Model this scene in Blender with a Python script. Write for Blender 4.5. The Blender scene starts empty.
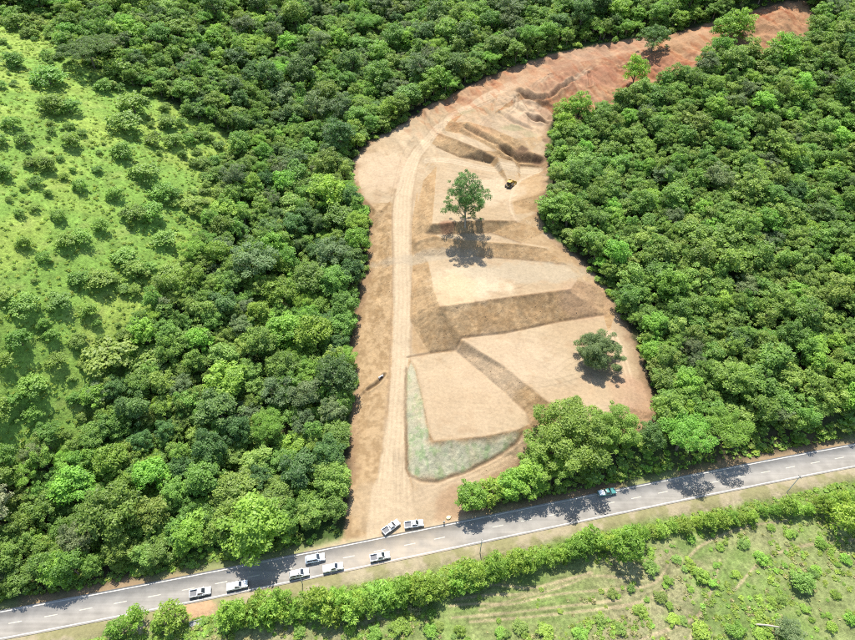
import bpy, bmesh, math, random
import numpy as np
from mathutils import Vector, Matrix, Quaternion
from mathutils.geometry import delaunay_2d_cdt

random.seed(7)
RNG = np.random.default_rng(7)
scene = bpy.context.scene
COL = scene.collection

# ------------------------------------------------------------------ camera
CAM_H = 150.0
PITCH = math.radians(45.0)          # below the horizon
FPX = 855 * 25.0 / 36.0             # focal length in photo pixels
cam_data = bpy.data.cameras.new('camera')
cam_data.lens = 25.0
cam_data.sensor_width = 36.0
cam_data.clip_start = 1.0
cam_data.clip_end = 9000.0
cam = bpy.data.objects.new('camera', cam_data)
COL.objects.link(cam)
cam.location = (0, 0, CAM_H)
cam.rotation_euler = (math.pi / 2 - PITCH, 0, 0)
scene.camera = cam

# ------------------------------------------------------------------ sky, sun, exposure
SUN_EL = math.radians(64)
SUN_AZ = math.atan2(-0.13, 1.0)     # from +Y towards +X
world = bpy.data.worlds.new('World')
scene.world = world
world.use_nodes = True
wn = world.node_tree.nodes
wl = world.node_tree.links
bg = wn['Background']
sky = wn.new('ShaderNodeTexSky')
sky.sky_type = 'NISHITA'
sky.sun_disc = False
sky.sun_elevation = SUN_EL
sky.sun_rotation = SUN_AZ
wl.new(sky.outputs[0], bg.inputs[0])
bg.inputs[1].default_value = 0.14
sun_data = bpy.data.lights.new('sun', 'SUN')
sun_data.energy = 4.6
sun_data.angle = math.radians(0.53)
sun_data.color = (1.0, 0.955, 0.88)
sun = bpy.data.objects.new('sun', sun_data)
COL.objects.link(sun)
sdir = Vector((math.sin(SUN_AZ) * math.cos(SUN_EL), math.cos(SUN_AZ) * math.cos(SUN_EL), math.sin(SUN_EL)))
sun.rotation_euler = (-sdir).to_track_quat('-Z', 'Y').to_euler()
sun.location = (0, 200, 400)
vs = scene.view_settings
vs.view_transform = 'Standard'
vs.look = 'None'
vs.gamma = 1.0
vs.exposure = 0.95
vs.use_curve_mapping = False
scene.render.engine = 'CYCLES'
scene.cycles.max_bounces = 6
scene.cycles.diffuse_bounces = 3
scene.cycles.glossy_bounces = 2
scene.cycles.transmission_bounces = 3
scene.cycles.transparent_max_bounces = 4
scene.cycles.use_denoising = False
scene.cycles.pixel_filter_type = 'BLACKMAN_HARRIS'
scene.cycles.filter_width = 1.05

# ------------------------------------------------------------------ helpers: pixels <-> ground
CP, SP = math.cos(PITCH), math.sin(PITCH)

def ray(px, py):
    u = (px - 427.5) / FPX
    v = (py - 320.0) / FPX
    return np.array((u, CP - v * SP, -SP - v * CP))

def at_z(px, py, z):
    d = ray(px, py)
    t = (z - CAM_H) / d[2]
    return (d[0] * t, d[1] * t, z)

def project(x, y, z):
    dz = z - CAM_H
    depth = y * CP - dz * SP
    up = y * SP + dz * CP
    return 427.5 + FPX * x / depth, 320.0 - FPX * up / depth, depth

def smooth(a, b, x):
    t = np.clip((x - a) / (b - a), 0, 1)
    return t * t * (3 - 2 * t)

def resample(pts, step):
    pts = np.asarray(pts, float)
    seg = np.linalg.norm(np.diff(pts[:, :2], axis=0), axis=1)
    s = np.concatenate([[0], np.cumsum(seg)])
    n = max(2, int(s[-1] / step) + 1)
    q = np.linspace(0, s[-1], n)
    return np.stack([np.interp(q, s, pts[:, k]) for k in range(pts.shape[1])], 1)

def chaikin(pts, it=2):
    pts = np.asarray(pts, float)
    for _ in range(it):
        a, b = pts[:-1], pts[1:]
        q = np.empty((2 * len(a), pts.shape[1]))
        q[0::2] = .75 * a + .25 * b
        q[1::2] = .25 * a + .75 * b
        pts = np.concatenate([pts[:1], q, pts[-1:]])
    return pts

def near_dist(P, line, reach=4.0):
    """poly_dist, worked out only for points close to the line (others get a large distance)"""
    L = np.asarray(line, float)[:, :2]
    out = np.full(len(P), 1e3)
    lo, hi = L.min(0) - reach, L.max(0) + reach
    k = np.where((P[:, 0] > lo[0]) & (P[:, 0] < hi[0]) & (P[:, 1] > lo[1]) & (P[:, 1] < hi[1]))[0]
    if len(k):
        out[k] = poly_dist(P[k], L)[0]
    return out

def poly_dist(P, line):
    """distance of points P (n,2) to a polyline, the side (+ = left of travel) and the run along it"""
    line = np.asarray(line, float)[:, :2]
    best = np.full(len(P), 1e9)
    side = np.zeros(len(P))
    run = np.zeros(len(P))
    s0 = 0.0
    for a, b in zip(line[:-1], line[1:]):
        d = b - a
        L = math.hypot(*d)
        if L < 1e-6:
            continue
        t = np.clip(((P - a) @ d) / (L * L), 0, 1)
        q = a + t[:, None] * d
        r = np.hypot(P[:, 0] - q[:, 0], P[:, 1] - q[:, 1])
        m = r < best
        best[m] = r[m]
        cr = d[0] * (P[:, 1] - a[1]) - d[1] * (P[:, 0] - a[0])
        side[m] = np.sign(cr)[m]
        run[m] = (s0 + t * L)[m]
        s0 += L
    return best, side, run

def inside(P, poly):
    poly = np.asarray(poly, float)[:, :2]
    x, y = P[:, 0], P[:, 1]
    c = np.zeros(len(P), bool)
    j = len(poly) - 1
    for i in range(len(poly)):
        xi, yi = poly[i]
        xj, yj = poly[j]
        if yi != yj:
            c ^= ((yi > y) != (yj > y)) & (x < (xj - xi) * (y - yi) / (yj - yi) + xi)
        j = i
    return c

# value noise on the plane, a few octaves
_tab = RNG.random((256, 256))

def vnoise(x, y, scale, octaves=3, seed=0):
    out = np.zeros(np.shape(x))
    amp, tot = 1.0, 0.0
    for o in range(octaves):
        fx = np.asarray(x) / scale * (2 ** o) + 37.7 * (seed + o)
        fy = np.asarray(y) / scale * (2 ** o) + 91.3 * (seed + o)
        ix = np.floor(fx).astype(int)
        iy = np.floor(fy).astype(int)
        tx = fx - ix
        ty = fy - iy
        tx = tx * tx * (3 - 2 * tx)
        ty = ty * ty * (3 - 2 * ty)
        g = lambda a, b: _tab[a & 255, b & 255]
        v = (g(ix, iy) * (1 - tx) + g(ix + 1, iy) * tx) * (1 - ty) + (g(ix, iy + 1) * (1 - tx) + g(ix + 1, iy + 1) * tx) * ty
        out += amp * v
        tot += amp
        amp *= 0.5
    return out / tot

# ------------------------------------------------------------------ traced lines of the place (photo pixel, photo pixel, height)
SITE_PX = [(343,541,0),(347,500,.5),(348,460,1),(350,420,1.5),(354,385,3),(349,350,4.5),(356,310,7.5),(364,275,10),(370,230,14.5),
           (366,212,16),(354,195,18),(350,172,19.8),(356,152,21.3),(372,140,22.3),(400,124,23.5),(425,108,26.3),(450,95,29.2),
           (480,80,32.7),(515,66,36.3),(555,53,39.5),(600,44,42.3),(640,37,45.3),(660,38,46.3),(690,28,50),(714,23,52.3),(745,14,56),
           (780,3,60),(808,0,61),(812,20,57),(803,45,53),(775,55,50.3),(742,57,49.3),(700,63,47.5),(680,76,44),(640,88,39.5),
           (612,106,34.5),(580,118,31.5),(553,118,30),(549,135,28.8),(548,160,26),(547,172,25.5),(549,190,26),(537,213,22),(546,231,20),
           (577,256,17),(607,290,13.5),(616,312,12),(633,338,10.8),(642,365,9.6),(656,400,8),(660,415,7.4),(640,434,6.4),(600,447,4.6),
           (560,448,4),(525,457,2.8),(500,482,1.4),(474,500,.8),(463,508,.5),(455,519,.1),(400,531,.02)]
LINES_PX = dict(
    road_right=[(455,512,.3),(430,505,.5),(413,490,1.0),(406,470,1.6),(404.5,440,2.6),(404.5,410,4),(407,375,6),(408,353,7),(410,320,9.5),
                (411.5,287,12),(412.5,262,14),(412,252,14.8),(412,236,16.3),(413,215,18.2),(417,190,20.2),(424,168,21.8),(433,156,22.7)],
    road_left=[(368,536,.05),(373,510,.6),(379,480,1.4),(384,450,2.4),(388,420,3.8),(391,385,5.6),(393,350,7.3),(393.5,309,10.4),(392,270,13.2),
               (391,240,15.8),(391,200,19.2),(398,170,21.4),(405,150,22.6),(413,138,23.4)],
    pad_e=[(378,212,18.0),(362,196,18.8),(358,172,20.2),(366,154,21.4),(385,138,22.6),(404,131,23.2)],
    side_mid=[(360,500,.8),(366,440,2.2),(370,400,3.6),(372,360,5.2),(375,310,8.6),(380,260,12.4),(380,225,15.6)],
    c_left=[(428,262,15.9),(433,286,16.4),(440,307,16.4)],
    c_front=[(440,307,16.4),(480,301.6,16.5),(519.5,296,16.5),(570,289.6,16.4)],
    c_right=[(570,289.6,16.4),(577,280,16.4),(570,266,16.6)],
    c_toe=[(408,357,6.9),(430,353,7.0),(456,350,7.2),(461,338,10.5),(506,333,10.5),(559,321.5,10.5),(603,315,10.5)],
    c_back=[(413,253,14.9),(424,255.5,15.8),(440,256,16.4),(480,256.5,16.5),(500,258,16.5),(545,262,16.6),(570,266,16.7)],
    bench=[(415,243,17.2),(424,239,18.8),(434,237,19.4),(443,238.5,19.5),(485,242,19.5),(522,245,19.4),(546,248.5,18.6)],
    bench_toe=[(426,233,19.7),(434,234,19.8),(449,234,19.9),(490,232.5,20),(521,243,19.6)],
    d_front=[(432,224,22.8),(449,223,23),(490,220.5,23),(515,221,22.8)],
    d_left=[(437,166,23),(435,190,23),(432,224,22.8)],
    d_left_toe=[(431,161,22.7),(424,180,21.2),(418,205,19.4),(415,230,17.6)],
    d_right=[(515,221,22.8),(509,203,23),(512,188,23),(520,179,23.1),(537,174,23.6)],
    d_back=[(437,147,23.4),(460,157,23.1),(490,163,23),(520,166.5,23),(538,168,23.4)],
    ledge=[(437,133,25.4),(460,141.5,26.8),(480,149.5,27),(497,156.5,26.5),(515,162,25.2)],
    ledge_back=[(446,130.5,26.3),(460,133,27.1),(478,141,27.2),(497,151.5,26.8)],
    upper_crest=[(455,122,28.8),(470,122,29.8),(492,128,30.6),(515,138,29.8),(530,152,27.4)],
    upper_track=[(428,141,23.6),(445,121,26.6),(470,106,29.4),(500,90,32.8),(540,72,36.6),(580,62,39.7),(620,54,42.6),(650,48,45),
                 (690,36,49.6),(714,29,52),(745,24,55.2),(785,10,60)],
    pit_crest=[(521,91,33.8),(540,99,33.4),(556,109,32)],
    pit_toe=[(526,97,32.2),(544,107,31.2),(553,115,30.2)],
    terrace=[(492,114,31.6),(520,117,31.4),(544,127,29.6)],
    red_mid=[(570,90,35.6),(600,84,37.3),(640,72,41),(680,58,45.8),(712,46,49)],
    a_crest=[(411,361,7.0),(416,368,7.2),(422,392,7.3),(430,434,7.2),(434,441,7.1),(481,437,7.1),(519,430,7.0)],
    a_toe=[(406.5,368,6.6),(405,410,4.2),(407,468,1.9),(410,476,1.7),(420,481,1.7),(434,482,1.9),(469,471,2.6),(499,455,3.6),(516,443,5),(523,432,6.4)],
    ba_crest=[(463,341,10.6),(504,366,10.6),(540,396,10.6),(551,404,10.5)],
    ba_toe=[(457,352,7.2),(504,391.6,7.2),(527,412.7,7.1),(530,424,6.6)],
    b_front=[(551,404,10.5),(574,424,10.3),(602,423,10.2)],
    b_right=[(602,423,10.2),(611,402,10.4),(616,376,10.4),(617,355,10.5),(609,335,10.5)],
    b_track=[(617,424,9.2),(626,406,9.8),(630,385,10),(628,365,10.1)],
    b_low=[(534,432,5.2),(562,439,5),(600,439,5.6),(634,425,7.4)],
)
site3 = np.array([at_z(*p) for p in SITE_PX])
site_poly = site3[:, :2]
lines3 = {k: np.array([at_z(*p) for p in v]) for k, v in LINES_PX.items()}

# highway centre line, from the two white edge lines (flat ground, z = 0)
top_line = [(-60,624.5),(0,612.7),(150,584.2),(300,555.4),(463,520.5),(555,501),(700,473.5),(855,445),(930,431)]
bot_line = [(-60,650),(0,638.2),(150,609.5),(300,579.6),(430,554),(580,522),(700,496.5),(855,466),(930,451.5)]
T3 = np.array([at_z(a, b, 0) for a, b in top_line])[:, :2]
B3 = np.array([at_z(a, b, 0) for a, b in bot_line])[:, :2]
xs_r = np.linspace(-115, 150, 60)
mid_y = .5 * (np.interp(xs_r, T3[:, 0], T3[:, 1]) + np.interp(xs_r, B3[:, 0], B3[:, 1]))
cf = np.polyfit(xs_r, mid_y, 3)
xr = np.linspace(-900, 900, 901)
yr = np.polyval(cf, np.clip(xr, -130, 160))
sl_l = np.polyval(np.polyder(cf), -130)
sl_r = np.polyval(np.polyder(cf), 160)
yr = yr + np.where(xr < -130, (xr + 130) * sl_l, 0) + np.where(xr > 160, (xr - 160) * sl_r, 0)
HW = np.stack([xr, yr], 1)
HWc = HW[(xr > -420) & (xr < 420)]
_wid = np.interp(xs_r, T3[:, 0], T3[:, 1]) - np.interp(xs_r, B3[:, 0], B3[:, 1])
HALF = float(np.median(_wid)) * .5 * math.cos(math.atan(float(np.polyval(np.polyder(cf), 0))))   # half distance between edge lines
print('highway half width', HALF, 'slope', sl_l, sl_r)

# smooth ground outside the earthworks
CTRL_PX = [(0,560,3),(0,500,10),(0,440,18),(0,370,28),(0,300,38),(0,220,46),(0,150,52),(0,80,57),(0,20,60),(-120,420,36),(-160,250,58),(-140,60,72),
           (80,420,13),(80,330,26),(80,240,36),(80,150,45),(80,60,53),(160,430,8),(160,340,17),(160,250,26),(160,160,36),(160,70,45),(150,0,56),
           (240,470,1),(240,400,6),(240,300,14),(240,200,22),(240,100,32),(240,20,46),(310,440,0),(310,350,3),(310,260,8),(320,170,16),(330,90,25),(350,20,38),
           (427,40,36),(427,0,43),(520,30,42),(520,0,47),(600,10,49),(680,0,56),(740,0,60),(590,160,24),(620,220,19),(660,300,12),(690,380,7),
           (720,440,2.5),(780,400,6),(780,300,15),(780,200,26),(780,120,38),(700,140,34),(700,230,22),(855,420,4),(855,330,14),(855,240,24),(855,150,35),
           (855,70,48),(855,0,58),(1000,350,18),(1000,150,44),(1000,-40,70),(450,-80,66),(-20,-60,76),(800,-80,74),
           (150,530,0.5),(600,470,.6),(520,490,.4),(60,590,.3),(780,452,.5)]
ctrl = [at_z(*p) for p in CTRL_PX]
for p in resample(np.vstack([site3, site3[:1]]), 7.0):
    ctrl.append(tuple(p))
for x, y in HW[(xr > -300) & (xr < 300)][::8]:
    ctrl.append((x, y, 0.0))
    ctrl.append((x, y - 12, -0.9))
    ctrl.append((x, y - 45, -2.6))
ctrl = np.array(ctrl)

def rbf_fit(c, reg=0.3, cc=18.0):
    d = np.hypot(c[:, None, 0] - c[None, :, 0], c[:, None, 1] - c[None, :, 1])
    A = -np.sqrt(d * d + cc * cc)
    n = len(c)
    M = np.zeros((n + 3, n + 3))
    M[:n, :n] = A + np.eye(n) * reg
    M[:n, n] = 1
    M[:n, n + 1:] = c[:, :2] / 100
    M[n:, :n] = M[:n, n:].T
    w = np.linalg.solve(M, np.concatenate([c[:, 2], [0, 0, 0]]))
    def f(x, y):
        out = np.full(np.shape(x), w[n]) + w[n + 1] * x / 100 + w[n + 2] * y / 100
        for i in range(n):
            out += -w[i] * np.sqrt((x - c[i, 0]) ** 2 + (y - c[i, 1]) ** 2 + cc * cc)
        return out
    return f

base_f = rbf_fit(ctrl)
CS, SUB = 2.0, 8
FS = CS / SUB
GX0, GY0, NCX, NCY = -330.0, 16.0, 330, 242
cx = GX0 + CS * np.arange(NCX + 1)
cy = GY0 + CS * np.arange(NCY + 1)
CXX, CYY = np.meshgrid(cx, cy, indexing='ij')
base_c = base_f(CXX, CYY)
far = smooth(0, 80, np.maximum(0, CYY - 380))
base_c = base_c + (vnoise(CXX, CYY, 34, 3, 3) - .5) * 3.0 * smooth(8, 40, np.minimum(poly_dist(np.stack([CXX.ravel(), CYY.ravel()], 1), np.vstack([site_poly, site_poly[:1]]))[0].reshape(CXX.shape), np.abs(CYY - np.interp(CXX, HW[:, 0], HW[:, 1]))))

def upsample(a):
    n0, n1 = a.shape
    i = np.arange((n0 - 1) * SUB + 1) / SUB
    i0 = np.minimum(i.astype(int), n0 - 2)
    t = (i - i0)[:, None]
    r = a[i0] * (1 - t) + a[i0 + 1] * t
    j = np.arange((n1 - 1) * SUB + 1) / SUB
    j0 = np.minimum(j.astype(int), n1 - 2)
    t = (j - j0)[None, :]
    return r[:, j0] * (1 - t) + r[:, j0 + 1] * t

Z = upsample(base_c)
fx = GX0 + FS * np.arange(Z.shape[0])
fy = GY0 + FS * np.arange(Z.shape[1])
FXX, FYY = np.meshgrid(fx, fy, indexing='ij')

# triangulated earthworks surface
tv, te = [], []
def add_line(P, closed=False):
    s = len(tv)
    tv.extend([tuple(p) for p in P])
    n = len(P)
    te.extend([(s + i, s + i + 1) for i in range(n - 1)])
    if closed:
        te.append((s + n - 1, s))
add_line(site3, True)
for k, v in lines3.items():
    add_line(v)
res = delaunay_2d_cdt([Vector(p[:2]) for p in tv], te, [], 0, 1e-3)
rv, rf, ro = res[0], res[2], res[3]
tz = []
for i, p in enumerate(rv):
    if ro[i]:
        tz.append(tv[ro[i][0]][2])
    else:
        d = sorted(((p.x - q[0]) ** 2 + (p.y - q[1]) ** 2, q[2]) for q in tv)[:3]
        w = [1 / (e[0] + .01) for e in d]
        tz.append(sum(a * e[1] for a, e in zip(w, d)) / sum(w))
in_site = np.zeros(Z.shape, bool)
bx0 = int((site_poly[:, 0].min() - GX0) / FS) - 4
bx1 = int((site_poly[:, 0].max() - GX0) / FS) + 5
by0 = int((site_poly[:, 1].min() - GY0) / FS) - 4
by1 = int((site_poly[:, 1].max() - GY0) / FS) + 5
sub = np.s_[bx0:bx1, by0:by1]
Psub = np.stack([FXX[sub].ravel(), FYY[sub].ravel()], 1)
ins = inside(Psub, site_poly).reshape(FXX[sub].shape)
in_site[sub] = ins
Zt = np.full(Z.shape, np.nan)
for f in rf:
    a, b, c = (np.array((rv[i].x, rv[i].y)) for i in f[:3])
    za, zb, zc = (tz[i] for i in f[:3])
    lo = np.minimum(np.minimum(a, b), c)
    hi = np.maximum(np.maximum(a, b), c)
    i0 = max(0, int((lo[0] - GX0) / FS))
    i1 = min(Z.shape[0], int((hi[0] - GX0) / FS) + 2)
    j0 = max(0, int((lo[1] - GY0) / FS))
    j1 = min(Z.shape[1], int((hi[1] - GY0) / FS) + 2)
    if i1 <= i0 or j1 <= j0:
        continue
    X = FXX[i0:i1, j0:j1]
    Y = FYY[i0:i1, j0:j1]
    den = (b[1] - c[1]) * (a[0] - c[0]) + (c[0] - b[0]) * (a[1] - c[1])
    if abs(den) < 1e-9:
        continue
    l1 = ((b[1] - c[1]) * (X - c[0]) + (c[0] - b[0]) * (Y - c[1])) / den
    l2 = ((c[1] - a[1]) * (X - c[0]) + (a[0] - c[0]) * (Y - c[1])) / den
    l3 = 1 - l1 - l2
    m = (l1 > -1e-6) & (l2 > -1e-6) & (l3 > -1e-6)
    blk = Zt[i0:i1, j0:j1]
    blk[m] = (l1 * za + l2 * zb + l3 * zc)[m]
use = in_site & ~np.isnan(Zt)
Z[use] = Zt[use]

def blur(a, n):
    for _ in range(n):
        a = a.copy()
        a[1:-1] = .25 * a[:-2] + .5 * a[1:-1] + .25 * a[2:]
        a[:, 1:-1] = .25 * a[:, :-2] + .5 * a[:, 1:-1] + .25 * a[:, 2:]
    return a

dS = np.full(Z.shape, 99.0)          # distance to the clearing's edge, near the clearing only
pad = np.s_[max(0, bx0 - 48):bx1 + 48, max(0, by0 - 48):by1 + 48]
Ppad = np.stack([FXX[pad].ravel(), FYY[pad].ravel()], 1)
_hx, _hy = FXX[pad][::2, ::2], FYY[pad][::2, ::2]
_hd = poly_dist(np.stack([_hx.ravel(), _hy.ravel()], 1), np.vstack([site_poly, site_poly[:1]]))[0].reshape(_hx.shape)
dedge = np.repeat(np.repeat(_hd, 2, 0), 2, 1)[:FXX[pad].shape[0], :FXX[pad].shape[1]]
dedge[1:-1] = .25 * dedge[:-2] + .5 * dedge[1:-1] + .25 * dedge[2:]
dedge[:, 1:-1] = .25 * dedge[:, :-2] + .5 * dedge[:, 1:-1] + .25 * dedge[:, 2:]
dS[pad] = dedge * np.where(in_site[pad], -1, 1)     # negative inside
zb = blur(Z[pad], 3)
zb2 = blur(zb, 40)
wq = smooth(2.5, 0.0, np.abs(dS[pad]))
zz = Z[pad].copy()
near = dS[pad] < 8
zz[near] = (zb * (1 - wq) + zb2 * wq)[near]
Z[pad] = zz
GX, GY = np.gradient(Z, FS)
SLOPE = np.hypot(GX, GY)
tgx, tgy = np.gradient(Zt, FS)
SLOPE_T = np.hypot(tgx, tgy)
SLOPE_T = np.where(np.isnan(SLOPE_T) | ~in_site, SLOPE, SLOPE_T)
# rills and clods on the banks, small unevenness on the flats
px_, py_ = FXX[pad], FYY[pad]
rough = smooth(.18, .5, SLOPE[pad]) * smooth(1.0, -2.0, dS[pad])
Z[pad] += rough * ((vnoise(px_, py_, 3.2, 3, 5) - .5) * .7 + (vnoise(px_, py_, 1.3, 3, 9) - .5) * .32)
Z[pad] += smooth(1, -1, dS[pad]) * (1 - rough) * ((vnoise(px_, py_, 5, 3, 11) - .5) * .14 + (vnoise(px_, py_, .9, 2, 13) - .5) * .05)
gxp, gyp = np.gradient(blur(Z[pad], 12), FS)
gl = np.hypot(gxp, gyp) + 1e-6
across = px_ * (-gyp / gl) + py_ * (gxp / gl)
along = px_ * (gxp / gl) + py_ * (gyp / gl)
Z[pad] -= rough * np.maximum(0, vnoise(across, along * .22, 1.1, 2, 131) - .52) * .5
rx_ = FXX[pad]; ry_ = FYY[pad]
rug = smooth(236, 262, ry_ + .30 * rx_) * smooth(.5, -3, dS[pad]) * smooth(2.5, 7, near_dist(Ppad, lines3['upper_track'], 9).reshape(rx_.shape))
gul = vnoise(rx_ * .9 + ry_ * .3, ry_ * .28 - rx_ * .1, 3.6, 3, 111)
Z[pad] += rug * ((gul - .5) * 3.8 + (vnoise(rx_, ry_, 9, 3, 113) - .5) * 2.4)
CARVE = [([(520,92,33.2),(532,97,32.8),(547,103,31.6)], 1.0, 1.4), ([(549,102,31.4),(560,94,33.2),(573,82,36)], 1.0, 1.5), ([(528,115,31),(537,119,30.6),(547,122,30)], .9, 1.3),
         ([(384,376,5.2),(378,383,4.6),(368,390,3.6)], .5, .7), ([(589,72,38.5),(590,86,36.6)], .6, .9), ([(500,112,31.6),(515,122,31.2),(532,127,30.4)], .8, .6),
         ([(620,66,41.4),(640,60,43)], .8, .7), ([(655,75,41),(668,95,37.5)], 1.0, 1.2), ([(466,127,28.6),(490,140,28.2),(510,152,27)], .8, .8), ([(500,148,27.4),(520,156,26.4),(540,162,25)], .9, 1.1)]
for q, w_, dp_ in CARVE:
    dd = near_dist(Ppad, np.array([at_z(*p) for p in q]), 6).reshape(rx_.shape)
    Z[pad] -= dp_ * np.exp(-(dd / w_) ** 2)
    Z[pad] += dp_ * .45 * np.exp(-((dd - 2.2 * w_) / w_) ** 2)
for nm, w_, dp_ in (('a_toe', .45, .35), ('c_toe', .4, .25), ('d_back', .4, .25), ('road_left', .45, .30), ('ba_toe', .4, .2)):
    dd = near_dist(Ppad, lines3[nm], 3).reshape(rx_.shape)
    Z[pad] -= dp_ * np.exp(-(dd / w_) ** 2) * (FYY[pad] > 84)
for nm, w_, dp_ in (('c_front', .7, .30), ('a_crest', .6, .2), ('ba_crest', .6, .25), ('d_front', .6, .25), ('ledge', .6, .3), ('bench', .6, .2)):
    dd = near_dist(Ppad, lines3[nm], 3).reshape(rx_.shape)
    Z[pad] += dp_ * np.exp(-(dd / w_) ** 2)

# highway bed and verges
HWY = np.interp(FXX, HW[:, 0], HW[:, 1])
cosr = math.cos(math.atan(.2))
dR = (FYY - HWY) * cosr             # + uphill side
wr = smooth(HALF + 5.5, HALF + 1.4, np.abs(dR))
Z = Z * (1 - wr) + (-.10) * wr
vq = (dR < -HALF) & (dR > -60)
iq, jq = np.where(vq)
Z[iq, jq] += (vnoise(FXX[iq, jq], FYY[iq, jq], 2.5, 3, 21) - .5) * .35 * smooth(HALF + 2, HALF + 5, -dR[iq, jq])

def height(x, y):
    i = np.clip((np.asarray(x, float) - GX0) / FS, 0, Z.shape[0] - 1.001)
    j = np.clip((np.asarray(y, float) - GY0) / FS, 0, Z.shape[1] - 1.001)
    i0 = i.astype(int)
    j0 = j.astype(int)
    a = i - i0
    b = j - j0
    return (Z[i0, j0] * (1 - a) + Z[i0 + 1, j0] * a) * (1 - b) + (Z[i0, j0 + 1] * (1 - a) + Z[i0 + 1, j0 + 1] * a) * b

def ground_at(px, py):
    """where the line of sight through a photo pixel meets the ground"""
    d = ray(px, py)
    t = np.arange(120, 900, .5)
    P = d[None, :] * t[:, None]
    hz = height(P[:, 0], P[:, 1])
    below = (CAM_H + P[:, 2]) < hz
    k = int(np.argmax(below)) if below.any() else len(t) - 1
    a, b = t[max(k - 1, 0)], t[k]
    for _ in range(18):
        m = .5 * (a + b)
        if CAM_H + d[2] * m < float(height(d[0] * m, d[1] * m)):
            b = m
        else:
            a = m
    return np.array((d[0] * b, d[1] * b, float(height(d[0] * b, d[1] * b))))

def gpoly(pts):
    return np.array([ground_at(a, b)[:2] for a, b in pts])

def glevel(x, y):
    return float(height(x, y))

# ------------------------------------------------------------------ ground colour (what the soil and plants are, with shade painted into the pit cuts)
GRASS_PX = [(-140,-10),(-20,2),(30,8),(62,22),(70,50),(85,66),(120,75),(150,88),(165,102),(200,118),(234,140),(240,175),(226,200),(215,225),(206,250),(190,270),
            (178,300),(155,320),(135,348),(118,388),(90,428),(40,458),(-20,475),(-140,460)]
grass_poly = gpoly(GRASS_PX)
MEADOW_BOT = -4.6 - HALF             # verge, then hedge, then meadow (offsets from the road's centre line)
verge_in = -HALF - .6

BANK_POLYS = [np.array([at_z(*p) for p in q])[:, :2] for q in (
    [(413,257,15),(427,263,16),(432,286,16.4),(440,308,16.4),(461,338,10.6),(456,351,7.2),(409,356,7),(411,320,9.6),(412.8,287,12)],
    [(514,216,22.9),(510,203,23),(513,189,23),(521,180,23.1),(540,174,24),(549,178,26),(548,192,26),(537,213,22)],
    [(519,223,22.7),(536,226,21),(560,246,18),(577,258,17),(607,290,13.6),(612,308,12),(603,314,10.6),(578,284,16.2),(571,266,16.7),(548,262,16.6),(546,249,18.6),(523,244,19.5)],
    [(440,129.5,26.4),(455,122,28.8),(492,128,30.6),(515,138,29.8),(535,152,27.2),(545,164,25),(515,162,25.2),(497,151.5,26.8),(478,141,27.2)])]

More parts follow.
